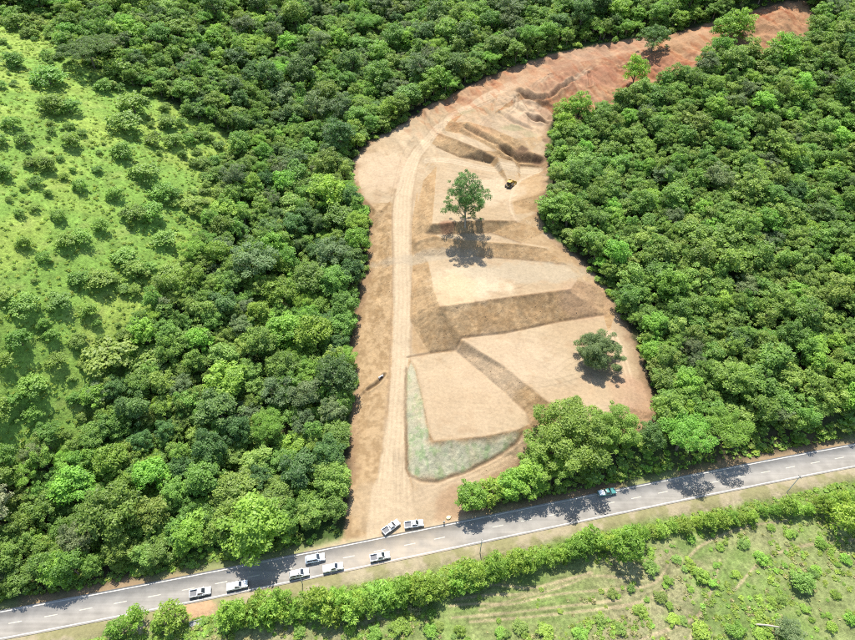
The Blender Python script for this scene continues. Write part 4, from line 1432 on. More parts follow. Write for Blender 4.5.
rs = np.random.default_rng(17)
spots = []
for px, py, r, ty in SHRUBS:
    g = ground_at(px, py)
    dep = project(*g)[2]
    R = r / FPX * dep
    spots.append((g[0], g[1], R, px, py, ty))
# smaller ones between them
P = np.stack([rs.uniform(-200, -40, 9000), rs.uniform(90, 330, 9000)], 1)
ok = (grass_depth(P[:, 0], P[:, 1]) > 1) & in_view(P[:, 0], P[:, 1], 30)
P = P[ok]
dens = vnoise(P[:, 0], P[:, 1], 22, 2, 91)
n_small = 0
for (x, y), q in zip(P, dens):
    px, py, dep = project(x, y, glevel(x, y))
    lim = .56 - .20 * smooth(220, 400, py) - .08 * smooth(120, 200, px)
    if q < lim or n_small > 80:
        continue
    if any((x - s[0]) ** 2 + (y - s[1]) ** 2 < (s[2] + 1.6) ** 2 for s in spots):
        continue
    spots.append((x, y, rs.uniform(.6, 1.9), px, py, int(rs.random() < .45)))
    n_small += 1
rk = np.random.default_rng(77)
n_thick = 0
for _ in range(4000):
    x, y = rk.uniform(-210, -40), rk.uniform(88, 335)
    gd = float(grass_depth(np.array([x]), np.array([y]))[0])
    px, py, dep = project(x, y, glevel(x, y))
    if not (0 < gd < 16) or not (-10 < px < 260) or py < -5 or n_thick > 230:
        continue
    if rk.random() > (.9 if (py > 250 or px > 170 or py < 40) else .35) * (1 - gd / 18):
        continue
    for _q in range(int(rk.integers(2, 6))):
        a, b = x + rk.normal() * 2.6, y + rk.normal() * 2.6
        q1, q2, _z = project(a, b, glevel(a, b))
        spots.append((a, b, rk.uniform(.8, 2.9), q1, q2, int(rk.random() < .5)))
        n_thick += 1
for x, y, R, px, py, ty in spots:
    k = 'olive_shrub' if ty else 'shrub'
    nom = 2.4
    v, h = hill_word(px, py)
    size = 'small' if R < 2.0 else 'medium' if R < 4.2 else 'large'
    lb = '%s %s shrub on the grassy hillside, %s' % (size, 'olive green' if ty else 'dark green', place_words(px, py - 8))
    place_tree(k, int(rs.integers(9)), x, y, R / nom, rs.random() * 6.28, lb, 'shrub', '%s %s shrubs, %s %s of hillside' % (size, 'olive' if ty else 'dark', v, h),
               k, zs=rs.uniform(.7, 1.0) * (1.0 if R < 4 else .85))
print('hill shrubs', len(spots))
# two pale ones that stand out
hero('pale_tree', 0, 142, 332, .72, 'pale silvery tree at the lower right of the grassy hillside, upper of two', clear=3, zs=.7)
hero('pale_tree', 1, 107, 398, .85, 'pale silvery tree at the lower right of the grassy hillside, lower of two', clear=3, zs=.7)

# low growth spilling over the clearing's edge
re_ = np.random.default_rng(41)
eb = resample(np.vstack([site3, site3[:1]])[:, :2], 1.0)
k_e = 0
for x, y in eb[re_.permutation(len(eb))]:
    x += re_.normal() * 1.2; y += re_.normal() * 1.2
    sd0 = float(field(dS, np.array([x]), np.array([y]))[0])
    px, py, dep = project(x, y, glevel(x, y))
    if k_e > 110 or not (-.8 < sd0 < 3.5) or py > 425 or py < 4 or (y + .4 * x > 285 and re_.random() < .5):
        continue
    kd = ('leafy_shrub', 'shrub', 'olive_shrub')[int(re_.integers(3))]
    R = re_.uniform(.7, 2.0)
    place_tree(kd, int(re_.integers(9)), x, y, R / 2.2, re_.random() * 6.28, '%s bush spilling over the clearing edge, %s' % ('small' if R < 1.3 else 'medium', place_words(px, py)),
               'bush', 'bushes along the clearing edge', 'edge_bush', zs=re_.uniform(.8, 1.2))
    k_e += 1

# ------------------------------------------------------------------ hedge row along the south verge
HEDGE = []
hp = [(118,632,0),(140,624,0),(160,628,0),(176,620,0)]
line = chaikin(np.array([(232,617),(262,613),(300,607),(345,603),(385,600),(430,594),(480,580),(520,568),(560,556),(600,545),(650,537),(700,526),(760,515),(815,510),(870,498)], float), 2)
rh = np.random.default_rng(23)
q = resample(line, 1.0)
s = 0
while s < len(q):
    px, py = q[s]
    hp.append((px, py + rh.uniform(-3, 3), 1))
    if px < 400 or rh.random() < .35:
        hp.append((px + rh.uniform(-4, 4), py + rh.uniform(3, 11) * (1 if px < 400 else .35), 2))
    s += int(rh.uniform(9, 14))
seen_lb = set()
for i, (px, py, w) in enumerate(hp):
    g = ground_at(px, py)
    sc = rh.uniform(.55, 1.28) * (1.0 if px < 620 else .72 if px < 790 else .9)
    if w == 0:
        lb, gp = '%s hedge tree from the left in the bottom left clump beside the reddish turnout' % ('first', 'second', 'third', 'fourth')[i], 'hedge clump at bottom left'
    else:
        seg = ('opposite the parked white vehicles' if px < 400 else 'opposite the clearing entrance' if px < 520 else 'opposite the teal pickup' if px < 680 else 'beside the right-hand utility pole')
        lb, gp = 'bright hedge tree south of the highway, ' + place_words(px, py - 12), 'hedge row ' + seg
    if lb in seen_lb:
        lb = lb.replace('bright hedge tree', 'nearer bright hedge tree')
    seen_lb.add(lb)
    place_tree('hedge_tree', int(rh.integers(9)), g[0], g[1], sc, rh.random() * 6.28, lb, 'tree', gp, 'hedge_tree', zs=rh.uniform(.75, 1.3))
g = ground_at(622, 556)
place_tree('hedge_tree', 1, g[0], g[1], 1.45, .6, 'taller hedge tree opposite the teal pickup, with a long shadow', 'tree', None, 'hedge_tree', zs=1.15)
g = ground_at(838, 527)
place_tree('hedge_tree', 2, g[0], g[1], 1.5, 2.6, 'taller hedge tree at the right end of the row, by the utility pole', 'tree', None, 'hedge_tree', zs=1.15)
print('hedge', len(hp))

# ------------------------------------------------------------------ shrubs in the meadow
MEAD = [(700,577,11),(690,566,8),(712,584,7),(760,560,10),(800,585,14),(815,570,7),(845,560,8),(735,575,6),(660,598,8),(640,612,10),(672,620,9),(700,632,12),(735,632,12),
        (760,636,10),(520,628,9),(545,632,12),(500,634,8),(580,634,10),(600,622,6),(690,540,7),(742,545,6),(770,528,6),(790,535,7),(820,545,8),(835,595,7),(850,620,9),
        (830,628,8),(650,570,9),(668,582,7),(676,560,6),(400,628,13),(375,634,11),(430,632,10),(350,630,8),(460,632,8),(300,632,9),(270,628,7),(690,590,5),(630,590,5),
        (560,612,4),(590,600,3),(716,566,5),(780,600,6),(650,552,6),(720,548,6),(620,630,7),(805,610,7)]
MEAD = MEAD + [(px + rs.normal() * r * 1.3, py + rs.normal() * r * .8, r * rs.uniform(.35, .65)) for px, py, r in MEAD for _ in range(2)]
for px, py, r in MEAD:
    g = ground_at(px, py)
    R = r / FPX * project(*g)[2] * .8
    side = 'right' if px > 600 else 'middle' if px > 440 else 'left'
    size = 'low' if R < 1.6 else 'broad'
    place_tree('leafy_shrub' if rs.random() < .7 else 'olive_shrub', int(rs.integers(9)), g[0], g[1], R / 2.1, rs.random() * 6.28,
               '%s green shrub in the rough bottom meadow, %s' % (size, place_words(px, py - 4)), 'shrub', '%s meadow shrubs, bottom %s' % (size, side), 'meadow_shrub', zs=rs.uniform(.5, .85))

# ------------------------------------------------------------------ grass tufts and weeds (stuff)
def tuft(seed, mat, n=26, r=.45, h=.5, w=.16):
    rng = np.random.default_rng(seed)
    an = rng.random(n) * 6.283
    rr = r * np.sqrt(rng.random(n))
    P = np.stack([rr * np.cos(an), rr * np.sin(an), h * (.35 + .4 * rng.random(n))], 1)
    Nn = rng.normal(size=(n, 3)) * .45 + np.array((0, 0, 1.0))
    Nn /= np.linalg.norm(Nn, axis=1)[:, None]
    v, f, t = leaf_quads(P, Nn, h * 1.1, w / h * 1.3, rng, np.clip(rng.normal(.5, .25, n), 0, 1))
    me = mesh_np('tuft', v, f, False)
    a = me.attributes.new('tint', 'FLOAT', 'POINT')
    a.data.foreach_set('value', t.astype(np.float32))
    me.materials.append(LEAF[mat])
    return me
tufts = [tuft(1, 'grass', 40, .5, .4, .12), tuft(2, 'grass', 44, .6, .45, .14), tuft(3, 'straw', 24), tuft(4, 'hedge', 30, .5, .55, .25), tuft(5, 'olive', 34, .55, .6, .25)]
def tuft_field(name, mask, n, x0, x1, y0, y1, seed, choice, label, smin, smax):
    r = np.random.default_rng(seed)
    X = r.uniform(x0, x1, n); Y = r.uniform(y0, y1, n)
    k = mask(X, Y, r) & in_view(X, Y, 40)
    X, Y = X[k], Y[k]
    sc = r.uniform(smin, smax, len(X)) * (.6 + .8 * vnoise(X, Y, 8, 2, 77))
    pts = np.stack([X, Y, height(X, Y) - .05], 1)
    rot = np.zeros((len(X), 3)); rot[:, 2] = r.random(len(X)) * 6.283
    print(name, len(X))
    return scatter_object(name, tufts, pts, rot, np.stack([sc, sc, sc], 1), r.choice(choice, len(X)), label)
tuft_field('hillside_grass', lambda x, y, r: grass_depth(x, y) > -2, 17000, -220, -30, 85, 340, 3, [0, 0, 0, 1, 1, 1, 1], 'tall yellow-green grass on the left hillside', .5, 1.1)
dry_poly = gpoly([(440,602),(520,582),(600,566),(668,556),(678,600),(600,622),(450,628)])
tuft_field('meadow_grass', lambda x, y, r: (field(dR, x, y) < -HALF - 5.0) & (~inside(np.stack([x, y], 1), dry_poly) | (r.random(len(x)) < .15)) & ((vnoise(x, y, 10, 3, 83) > .52) | (r.random(len(x)) < .12)), 15000, -120, 140, 30, 110, 4, [0, 0, 1, 2, 2, 3], 'patchy weeds and dry grass in the bottom meadow', .5, 1.2)
tuft_field('roadside_weeds', lambda x, y, r: (np.abs(np.abs(field(dR, x, y) + .9) - HALF - 5.0) < 1.7) & ~((np.abs(x + 8) < 27) & (field(dR, x, y) > 0)), 30000, -130, 150, 40, 120, 6, [0, 0, 3, 4], 'low weeds along both edges of the highway', .6, 1.2)
tuft_field('forest_undergrowth', lambda x, y, r: (field(dS, x, y) > 1.0) & (field(dR, x, y) > HALF + 3.0) & (grass_depth(x, y) < -1) & (vnoise(x, y, 6, 2, 85) > .4), 60000, -250, 250, 60, 380, 8, [3, 4, 4, 0], 'undergrowth of leafy weeds on the forest floor', 1.2, 2.6)


# ------------------------------------------------------------------ vehicles and other built things
def paint(name, col, rough=.28, coat=.6):
    return simple_mat(name, col, rough, 0, coat, .03, 3.0)
m_white = paint('white_car_paint', (.80, .80, .79))
m_bluewhite = paint('pale_blue_car_paint', (.62, .70, .76))
m_green = paint('dark_teal_car_paint', (.05, .20, .18))
m_glass = simple_mat('tinted_car_glass', (.025, .03, .036), .08, 0, 0, .02, 2, .6)
m_rubber = simple_mat('tyre_rubber', (.02, .02, .02), .85)
m_rim = simple_mat('alloy_rim', (.45, .45, .46), .35, .8)
m_black = simple_mat('black_trim_plastic', (.025, .025, .027), .6)
m_liner = simple_mat('grey_bed_liner', (.12, .12, .125), .75)
m_lamp = simple_mat('clear_lamp_glass', (.65, .67, .68), .15)
m_red = simple_mat('red_lamp_glass', (.35, .02, .02), .25)
m_tarp = simple_mat('white_tarpaulin', (.80, .81, .82), .7, noise=.1, nscale=2)
m_yellow = simple_mat('yellow_machine_paint', (.40, .25, .04), .6, noise=.3, nscale=2)
m_steel = simple_mat('worn_dark_steel', (.09, .075, .06), .55, .5, noise=.3, nscale=3)
m_conc = simple_mat('pale_concrete', (.24, .235, .215), .9, noise=.15, nscale=1.5)
m_whiteconc = simple_mat('whitewashed_concrete', (.78, .76, .72), .85, noise=.08, nscale=1.5)

def box_bm(bm, x0, x1, y0, y1, z0, z1, top=None):
    """box, its top face optionally inset: top=(dx0, dx1, dy)"""
    t = top or (0, 0, 0)
    v = [bm.verts.new(p) for p in ((x0, y0, z0), (x1, y0, z0), (x1, y1, z0), (x0, y1, z0),
                                   (x0 + t[0], y0 + t[2], z1), (x1 - t[1], y0 + t[2], z1), (x1 - t[1], y1 - t[2], z1), (x0 + t[0], y1 - t[2], z1))]
    for f in ((3, 2, 1, 0), (4, 5, 6, 7), (0, 1, 5, 4), (1, 2, 6, 5), (2, 3, 7, 6), (3, 0, 4, 7)):
        bm.faces.new([v[i] for i in f])

def prism_bm(bm, prof, y0, y1, taper=0.0, ztap=0.0):
    """side profile (x, z) swept across the width; points above ztap lean in by taper"""
    a = [bm.verts.new((x, y0 + (taper if z > ztap else 0), z)) for x, z in prof]
    b = [bm.verts.new((x, y1 - (taper if z > ztap else 0), z)) for x, z in prof]
    n = len(prof)
    bm.faces.new(a)
    bm.faces.new(b[::-1])
    for i in range(n):
        bm.faces.new((a[(i + 1) % n], a[i], b[i], b[(i + 1) % n]))

def part(name, build, mat, parent, bevel=0.0, smooth_shade=True):
    bm = bmesh.new()
    build(bm)
    if bevel:
        bmesh.ops.bevel(bm, geom=bm.edges[:], offset=bevel, segments=2, profile=.6, affect='EDGES', clamp_overlap=True)
    bmesh.ops.recalc_face_normals(bm, faces=bm.faces[:])
    me = bpy.data.meshes.new(name)
    bm.to_mesh(me)
    bm.free()
    if smooth_shade and bevel:
        me.polygons.foreach_set('use_smooth', np.ones(len(me.polygons), bool))
        try:
            me.set_sharp_from_angle(angle=math.radians(40))
        except Exception:
            pass
    return link(name, me, mat, parent)

def quad(name, pts, mat, parent, lift=.006, thick=.012):
    """thin pane standing just proud of the surface it sits in"""
    P = [Vector(p) for p in pts]
    n = (P[1] - P[0]).cross(P[2] - P[0]).normalized()
    def b(bm):
        a = [bm.verts.new(p + n * lift) for p in P]
        c = [bm.verts.new(p - n * thick) for p in P]
        bm.faces.new(a)
        bm.faces.new(c[::-1])
        k = len(P)
        for i in range(k):
            bm.faces.new((a[(i + 1) % k], a[i], c[i], c[(i + 1) % k]))
    return part(name, b, mat, parent)

def wheel(parent, x, y, r=.38, w=.26):
    def cyl(r_, w_, seg=18):
        def b(bm):
            bmesh.ops.create_cone(bm, cap_ends=True, segments=seg, radius1=r_, radius2=r_, depth=w_, matrix=Matrix.Rotation(math.pi / 2, 4, 'X'))
        return b
    t = part('wheel', cyl(r, w), m_rubber, parent, .03)
    t.location = (x, y, r)
    rim = part('rim', cyl(r * .62, w + .02), m_rim, t, .015)
    return t

def thing(name, label, category, loc, rotz=0.0, tilt=None, group=None):
    o = bpy.data.objects.new(name, None)
    COL.objects.link(o)
    o.location = loc
    o.rotation_euler = (0, 0, rotz) if tilt is None else tilt
    o['label'] = label
    o['category'] = category
    if group:
        o['group'] = group
    return o

def greenhouse(root, x0, x1, zb, zt, inx0, inx1, yb, yt, col):
    """cab upper: pillars and roof in body colour, panes set in its faces"""
    part('cabin', lambda bm: box_bm(bm, x0, x1, -yb, yb, zb, zt, (inx0, inx1, yb - yt)), col, root, .05)
    def lerp(a, b, t):
        return tuple(a[i] + (b[i] - a[i]) * t for i in range(3))
    def pane(name, c, u0, u1, v0, v1):     # c: bottom-left, bottom-right, top-right, top-left
        f = lambda u, v: lerp(lerp(c[0], c[1], u), lerp(c[3], c[2], u), v)
        return quad(name, [f(u0, v0), f(u1, v0), f(u1, v1), f(u0, v1)], m_glass, root)
    A = (x1, -yb, zb); B = (x1, yb, zb); C = (x1 - inx1, yt, zt); D = (x1 - inx1, -yt, zt)
    pane('windshield', (A, B, C, D), .07, .93, .06, .90)
    A2 = (x0, yb, zb); B2 = (x0, -yb, zb); C2 = (x0 + inx0, -yt, zt); D2 = (x0 + inx0, yt, zt)
    pane('rear_window', (A2, B2, C2, D2), .1, .9, .15, .85)
    for sgn in (1, -1):
        c = [(x1, sgn * yb, zb), (x0, sgn * yb, zb), (x0 + inx0, sgn * yt, zt), (x1 - inx1, sgn * yt, zt)]
        if sgn < 0:
            c = [c[1], c[0], c[3], c[2]]
        pane('side_window', c, .10, .50, .12, .85)
        pane('side_window', c, .55, .92, .12, .85)

def common(root, L, W, col):
    h = L / 2
    for sx in (1.62, -1.58):
        for sy in (1, -1):
            wheel(root, sx, sy * (W / 2 - .12))
    for sy in (1, -1):
        part('headlight', lambda bm: box_bm(bm, h - .16, h + .015, sy * .72 - .18, sy * .72 + .18, .72, .88), m_lamp, root, .02)
        part('tail_light', lambda bm: box_bm(bm, -h - .015, -h + .06, sy * .83 - .07, sy * .83 + .07, .72, 1.02), m_red, root, .01)
        part('mirror', lambda bm: box_bm(bm, .72, .86, sy * (W / 2 + .10) - .11, sy * (W / 2 + .10) + .11, 1.08, 1.26), col, root, .03)
    part('front_bumper', lambda bm: box_bm(bm, h - .08, h + .06, -W / 2 + .05, W / 2 - .05, .42, .66), m_black, root, .04)
    part('rear_bumper', lambda bm: box_bm(bm, -h - .08, -h + .06, -W / 2 + .05, W / 2 - .05, .44, .64), m_rim, root, .03)

def pickup(label, loc, rot, col, bed='open', group=None):
    L, W = 5.3, 1.86
    root = thing('pickup_truck', label, 'pickup truck', loc, rot, group=group)
    root.scale = (.95, .95, .95)
    h = L / 2
    prof = [(-.62, .40), (h - .15, .40), (h - .02, .55), (h - .04, .82), (h - .22, 1.0), (1.15, 1.10), (-.62, 1.12)]
    part('body', lambda bm: prism_bm(bm, prof, -W / 2, W / 2, .05, .7), col, root, .035)
    greenhouse(root, -.62, 1.28, 1.10, 1.78, .16, .86, W / 2 - .08, W / 2 - .26, col)
    def tub(bm):
        box_bm(bm, -h, -.66, -W / 2, W / 2, .45, .62)
        box_bm(bm, -h, -.66, W / 2 - .09, W / 2 - .002, .625, 1.12)
        box_bm(bm, -h, -.66, -W / 2 + .002, -W / 2 + .09, .625, 1.12)
        box_bm(bm, -.74, -.665, -W / 2 + .095, W / 2 - .095, .625, 1.12)
    b = part('cargo_bed', tub, col, root)
    part('tailgate', lambda bm: box_bm(bm, -h + .002, -h + .08, -W / 2 + .10, W / 2 - .10, .63, 1.10), col, root, .012)
    part('bed_liner', lambda bm: box_bm(bm, -h + .09, -.76, -W / 2 + .10, W / 2 - .10, .625, .66), m_liner, b)
    if bed == 'cover':
        part('bed_cover', lambda bm: box_bm(bm, -h + .02, -.64, -W / 2 + .02, W / 2 - .02, 1.122, 1.18, (.03, .03, .03)), col, root, .02)
    if bed == 'canopy':
        part('bed_canopy', lambda bm: box_bm(bm, -h + .02, -.66, -W / 2 + .06, W / 2 - .06, 1.122, 1.70, (.12, .02, .14)), col, root, .05)
    if bed == 'load':
        part('load', lambda bm: box_bm(bm, -h + .12, -.80, -W / 2 + .13, W / 2 - .13, .67, 1.26, (.06, .06, .06)), m_tarp, root, .06)
    common(root, L, W, col)
    return root

def suv(label, loc, rot, col, group=None):
    L, W = 4.9, 1.88
    root = thing('sport_utility_car', label, 'car', loc, rot, group=group)
    h = L / 2
    prof = [(-h + .05, .40), (h - .15, .40), (h - .02, .55), (h - .04, .84), (h - .22, 1.02), (1.15, 1.12), (-h + .02, 1.14)]
    part('body', lambda bm: prism_bm(bm, prof, -W / 2, W / 2, .05, .7), col, root, .04)
    greenhouse(root, -h + .04, 1.25, 1.12, 1.80, .32, .84, W / 2 - .08, W / 2 - .25, col)
    for sy in (1, -1):
        part('roof_rail', lambda bm: box_bm(bm, -1.7, .2, sy * .58 - .025, sy * .58 + .025, 1.80, 1.86), m_black, root, .01)
    common(root, L, W, col)
    return root

def road_heading(x):
    return math.atan2(float(np.interp(x + 2, HW[:, 0], HW[:, 1]) - np.interp(x - 2, HW[:, 0], HW[:, 1])), 4.0)

def on_road(px, py, h=.9):
    p = at_z(px, py, h)
    return p[0], p[1]

CARS = [('pickup', 200, 592, 'white', 'open', 'leftmost white pickup on the highway, its cargo bed open', None),
        ('pickup', 237, 585.3, 'white', 'cover', 'white pickup with a white bed cover, second from the left on the highway', None),
        ('suv', 299, 573.5, 'white', '', 'white sport utility car in the lower lane beside a utility pole', None),
        ('suv', 315, 558.3, 'bluewhite', '', 'pale blue-white car parked on the upper lane by the forest shade', None),
        ('pickup', 333, 567.3, 'white', 'cover', 'white pickup behind the pole, right of the white sport utility car', None),
        ('pickup', 380, 556.3, 'white', 'open', 'white pickup with open bed alone on the lower lane below the entrance', None),
        ('pickup', 391, 526.7, 'white', 'open', 'white pickup parked slantwise on the dirt entrance', 38),
        ('pickup', 414, 523.7, 'white', 'open', 'white pickup on the dirt entrance, right of the slanted one', 9),
        ('pickup', 607, 492, 'green', 'load', 'dark teal pickup carrying a white load under the roadside trees', None)]
for kd, px, py, cn, bed, lb, head in CARS:
    colm = dict(white=m_white, bluewhite=m_bluewhite, green=m_green)[cn]
    x, y = on_road(px, py)
    z = .004 if head is None else max(glevel(x + a, y + b) for a in (-2, 0, 2) for b in (-1, 0, 1)) - .03
    hd = road_heading(x) if head is None else math.radians(head)
    if kd == 'suv':
        suv(lb, (x, y, z), hd, colm, 'vehicles by the highway')
    else:
        pickup(lb, (x, y, z), hd, colm, bed, 'vehicles by the highway')

# bulldozer on the upper pad
g = ground_at(509.5, 186)
dz = thing('bulldozer', 'small yellow bulldozer standing on the upper dirt pad', 'bulldozer', (g[0], g[1], g[2] + .02), math.radians(58))
def track_bm(y0):
    def b(bm):
        prism_bm(bm, [(-1.75, .25), (-1.45, .02), (1.35, .02), (1.75, .3), (1.75, .6), (1.4, .88), (-1.5, .9), (-1.8, .6)], y0, y0 + .52)
    return b
for y0 in (-1.28, .76):
    tr_ = part('crawler_track', track_bm(y0), m_steel, dz, .04)
    def pads(bm, y0=y0):
        for k in range(13):
            box_bm(bm, -1.5 + k * .25, -1.4 + k * .25, y0 - .02, y0 + .54, .885, .94)
    part('track_shoes', pads, m_black, tr_)
part('hull', lambda bm: box_bm(bm, -1.6, 1.3, -.72, .72, .45, 1.1), m_yellow, dz, .04)
part('engine_hood', lambda bm: box_bm(bm, .1, 1.55, -.55, .55, 1.1, 1.75, (0, .12, .06)), m_yellow, dz, .05)
cb = part('cab', lambda bm: box_bm(bm, -1.25, .08, -.68, .68, 1.1, 2.35, (.08, .12, .08)), m_black, dz, .04)
part('cab_roof', lambda bm: box_bm(bm, -1.35, .1, -.74, .74, 2.352, 2.47), m_yellow, cb, .03)
part('exhaust_pipe', lambda bm: box_bm(bm, .85, .95, .2, .3, 1.72, 2.5), m_steel, dz)
for sy in (-1, 1):
    part('push_arm', lambda bm: box_bm(bm, .2, 2.5, sy * 1.42 - .08, sy * 1.42 + .08, .35, .6), m_yellow, dz, .02)
part('blade', lambda bm: prism_bm(bm, [(2.5, .05), (2.72, .02), (2.58, .5), (2.75, 1.2), (2.6, 1.22), (2.42, .55)], -1.75, 1.75), m_yellow, dz, .01)
part('ripper', lambda bm: prism_bm(bm, [(-2.4, .3), (-2.2, .3), (-2.1, 1.0), (-1.55, 1.05), (-1.55, .8), (-2.2, .75)], -.5, .5), m_steel, dz, .01)

# utility poles on the south verge
m_pole = simple_mat('weathered_pole_concrete', (.50, .49, .46), .85, noise=.1, nscale=1)
def pole(px, py, hgt, label):
    g = ground_at(px, py)
    r = thing('utility_pole', label, 'utility pole', (g[0], g[1], g[2] - .4), group='utility poles on the south verge')
    def shaft(bm):
        bmesh.ops.create_cone(bm, cap_ends=True, segments=12, radius1=.12, radius2=.08, depth=hgt + .4, matrix=Matrix.Translation((0, 0, (hgt + .4) / 2)))
    part('shaft', shaft, m_pole, r)
    hd = road_heading(g[0])
    def arm(bm):
        box_bm(bm, -.05, .05, -.55, .55, hgt - .25, hgt - .15)
    a = part('crossarm', arm, m_steel, r)
    a.rotation_euler = (0, 0, hd)
    def ins(bm):
        for y in (-.48, .48):
            bmesh.ops.create_cone(bm, cap_ends=True, segments=8, radius1=.05, radius2=.03, depth=.2, matrix=Matrix.Translation((0, y, hgt - .03)))
    part('insulators', ins, m_lamp, a)
    return r
pole(787, 492, 8.6, 'grey utility pole on the right-hand verge below the highway')
pole(480, 553, 7.6, 'grey utility pole on the verge opposite the clearing entrance')
pole(302.5, 584, 7.2, 'grey utility pole in front of the white sport utility car')

# culvert on the spoil slope: whitewashed headwall, pipe mouth behind it
g = ground_at(381, 377)
cv = thing('culvert', 'white concrete culvert headwall on the spoil slope left of the access road', 'culvert', (g[0], g[1], g[2]), math.radians(38))
cv.scale = (.82, .82, .82)
part('headwall', lambda bm: box_bm(bm, -1.05, 1.05, -.16, .16, -.8, .6), m_whiteconc, cv, .02)
def pipe_bm(bm):
    bmesh.ops.create_cone(bm, cap_ends=False, segments=20, radius1=.55, radius2=.55, depth=2.2, matrix=Matrix.Translation((0, 1.25, -.55)) @ Matrix.Rotation(math.pi / 2, 4, 'X'))
part('pipe', pipe_bm, m_conc, cv)
part('pipe_mouth', lambda bm: bmesh.ops.create_cone(bm, cap_ends=True, segments=20, radius1=.5, radius2=.5, depth=.04, matrix=Matrix.Translation((0, -.2, -.1)) @ Matrix.Rotation(math.pi / 2, 4, 'X')), m_black, cv)

# small drain slab at the turnout, bottom left
g = ground_at(196, 624)
sl_ = thing('drain_slab', 'grey concrete drain slab beside the reddish turnout at bottom left', 'slab', (g[0], g[1], g[2]), .25)
part('slab', lambda bm: box_bm(bm, -1.5, 1.5, -.5, .5, -.3, .35), m_conc, sl_, .03)
part('curb', lambda bm: box_bm(bm, -1.5, 1.5, .52, .68, -.3, .55), m_conc, sl_, .02)

# ------------------------------------------------------------------ dead wood
m_driftwood = simple_mat('grey_brown_dead_branches', (.17, .135, .10), .9, noise=.3, nscale=1.5)
def dead_tree(px, py, seed, length, rot, label, n=7, rad=.28, name='fallen_tree'):
    rng = np.random.default_rng(seed)
    g = ground_at(px, py)
    r = thing(name, label, 'dead tree', (g[0], g[1], g[2] + .3), rot, group='dead wood around the clearing and forest')
    h0 = g[2] + .3
    c, s_ = math.cos(rot), math.sin(rot)
    def lift(p):
        return np.array((p[0], p[1], glevel(g[0] + c * p[0] - s_ * p[1], g[1] + s_ * p[0] + c * p[1]) - h0 + p[2]))
    wood = m_deadwood if name == 'fallen_tree' else m_driftwood
    up_ = 1.0 if name == 'fallen_tree' else .35
    base = [lift((t * length, math.sin(t * 3 + seed) * .5, up_ * (.5 + .9 * t) - .3)) for t in np.linspace(0, 1, 7)]
    v, f = tube(base, [rad * (1.2 - .85 * t) for t in np.linspace(0, 1, 7)], 7)
    link('trunk', mesh_py('trunk', v, f), wood, r)
    for k in range(n):
        t = rng.uniform(.25, .98)
        i = int(t * 6)
        s0 = base[i]
        an = rng.uniform(.4, 1.2) * (1 if k % 2 else -1)
        ln = length * rng.uniform(.2, .5)
        e = s0 + np.array((math.cos(an) * ln, math.sin(an) * ln, rng.uniform(.1, 1.6) * up_))
        m = .5 * (s0 + e) + np.array((0, 0, rng.uniform(.1, .7)))
        v, f = tube([s0, m, e], [rad * .45, rad * .3, rad * .06], 5)
        link('branch', mesh_py('branch', v, f), wood, r)
    return r
dead_tree(203, 298, 3, 13, .9 + 1.2, 'bare grey fallen tree with forked limbs among the left forest', 8, .34)
dead_tree(216, 302, 5, 9, -.25, 'bare grey fallen trunk pointing right beside the forked dead tree', 5, .3)
dead_tree(174, 352, 8, 8, 1.5, 'short pale dead branch in the shrubs below the forked dead tree', 5, .2)
dead_tree(178, 425, 9, 7, 1.1, 'pale dead branches in the forest gap at the lower left', 6, .2)
dead_tree(538, 203, 12, 5, .7, 'grey dead branches at the right edge of the upper pad', 8, .14, 'dead_branches')
dead_tree(590, 267, 13, 5, -.6, 'grey dead branches at the forest edge right of the middle pad', 8, .14, 'dead_branches')
dead_tree(640, 364, 15, 4.5, -1.0, 'dead branches on the forest edge beside the right-hand pad', 6, .12, 'dead_branches')
dead_tree(655, 52, 16, 6, .2, 'tangle of dead branches under the dark leaning ridge tree', 9, .2, 'dead_branches')
dead_tree(545, 75, 17, 3.5, .2, 'small dead branches on the upper track edge', 5, .1, 'dead_branches')
# leaning pale trunk with a grey-green crown, bottom right
g0, g1 = ground_at(754, 624), ground_at(786, 634)
lt = thing('leaning_tree', 'grey-green tree with a leaning bare white trunk at the bottom right', 'tree', tuple(g0), 0)
d_ = g1 - g0
pts_ = [np.array((0, 0, -.3)), np.array((d_[0] * .35, d_[1] * .35, 1.4)), np.array((d_[0] * .8, d_[1] * .8, 2.6))]
v, f = tube(pts_, [.26, .2, .12], 8)
link('trunk', mesh_py('trunk', v, f), m_deadwood, lt)
c_, t_, _ = PROTO['pale_tree'][0]
cr = link('crown', c_, None, lt)
cr.location = (d_[0], d_[1], -.6)
cr.scale = (.72, .72, .45)

# ------------------------------------------------------------------ stones and clods left along the banks (stuff)
def clod(seed):
    bm = bmesh.new()
    bmesh.ops.create_icosphere(bm, subdivisions=1, radius=.5)
    r = np.random.default_rng(seed)
    for v in bm.verts:
        v.co *= .7 + .6 * r.random()
        v.co.z *= .7
    me = bpy.data.meshes.new('clod')
    bm.to_mesh(me); bm.free()
    me.materials.append(MATS['loose_soil_clods'] if 'loose_soil_clods' in MATS else simple_mat('loose_soil_clods', (.30, .20, .11), .95, noise=.3, nscale=2))
    return me
rc_ = np.random.default_rng(55)
X = rc_.uniform(-60, 190, 90000); Y = rc_.uniform(80, 310, 90000)
sd_, sl2 = field(dS, X, Y), field(SLOPE, X, Y)
k = (sd_ < -.3) & ((sl2 > .3) | (sd_ > -3)) & (rc_.random(len(X)) < .30) & (poly_dist(np.stack([X, Y], 1), hydro_poly)[0] > 1) & ~inside(np.stack([X, Y], 1), hydro_poly)
X, Y = X[k], Y[k]
sc = .10 + .32 * rc_.random(len(X)) ** 4
print('clods', len(X))
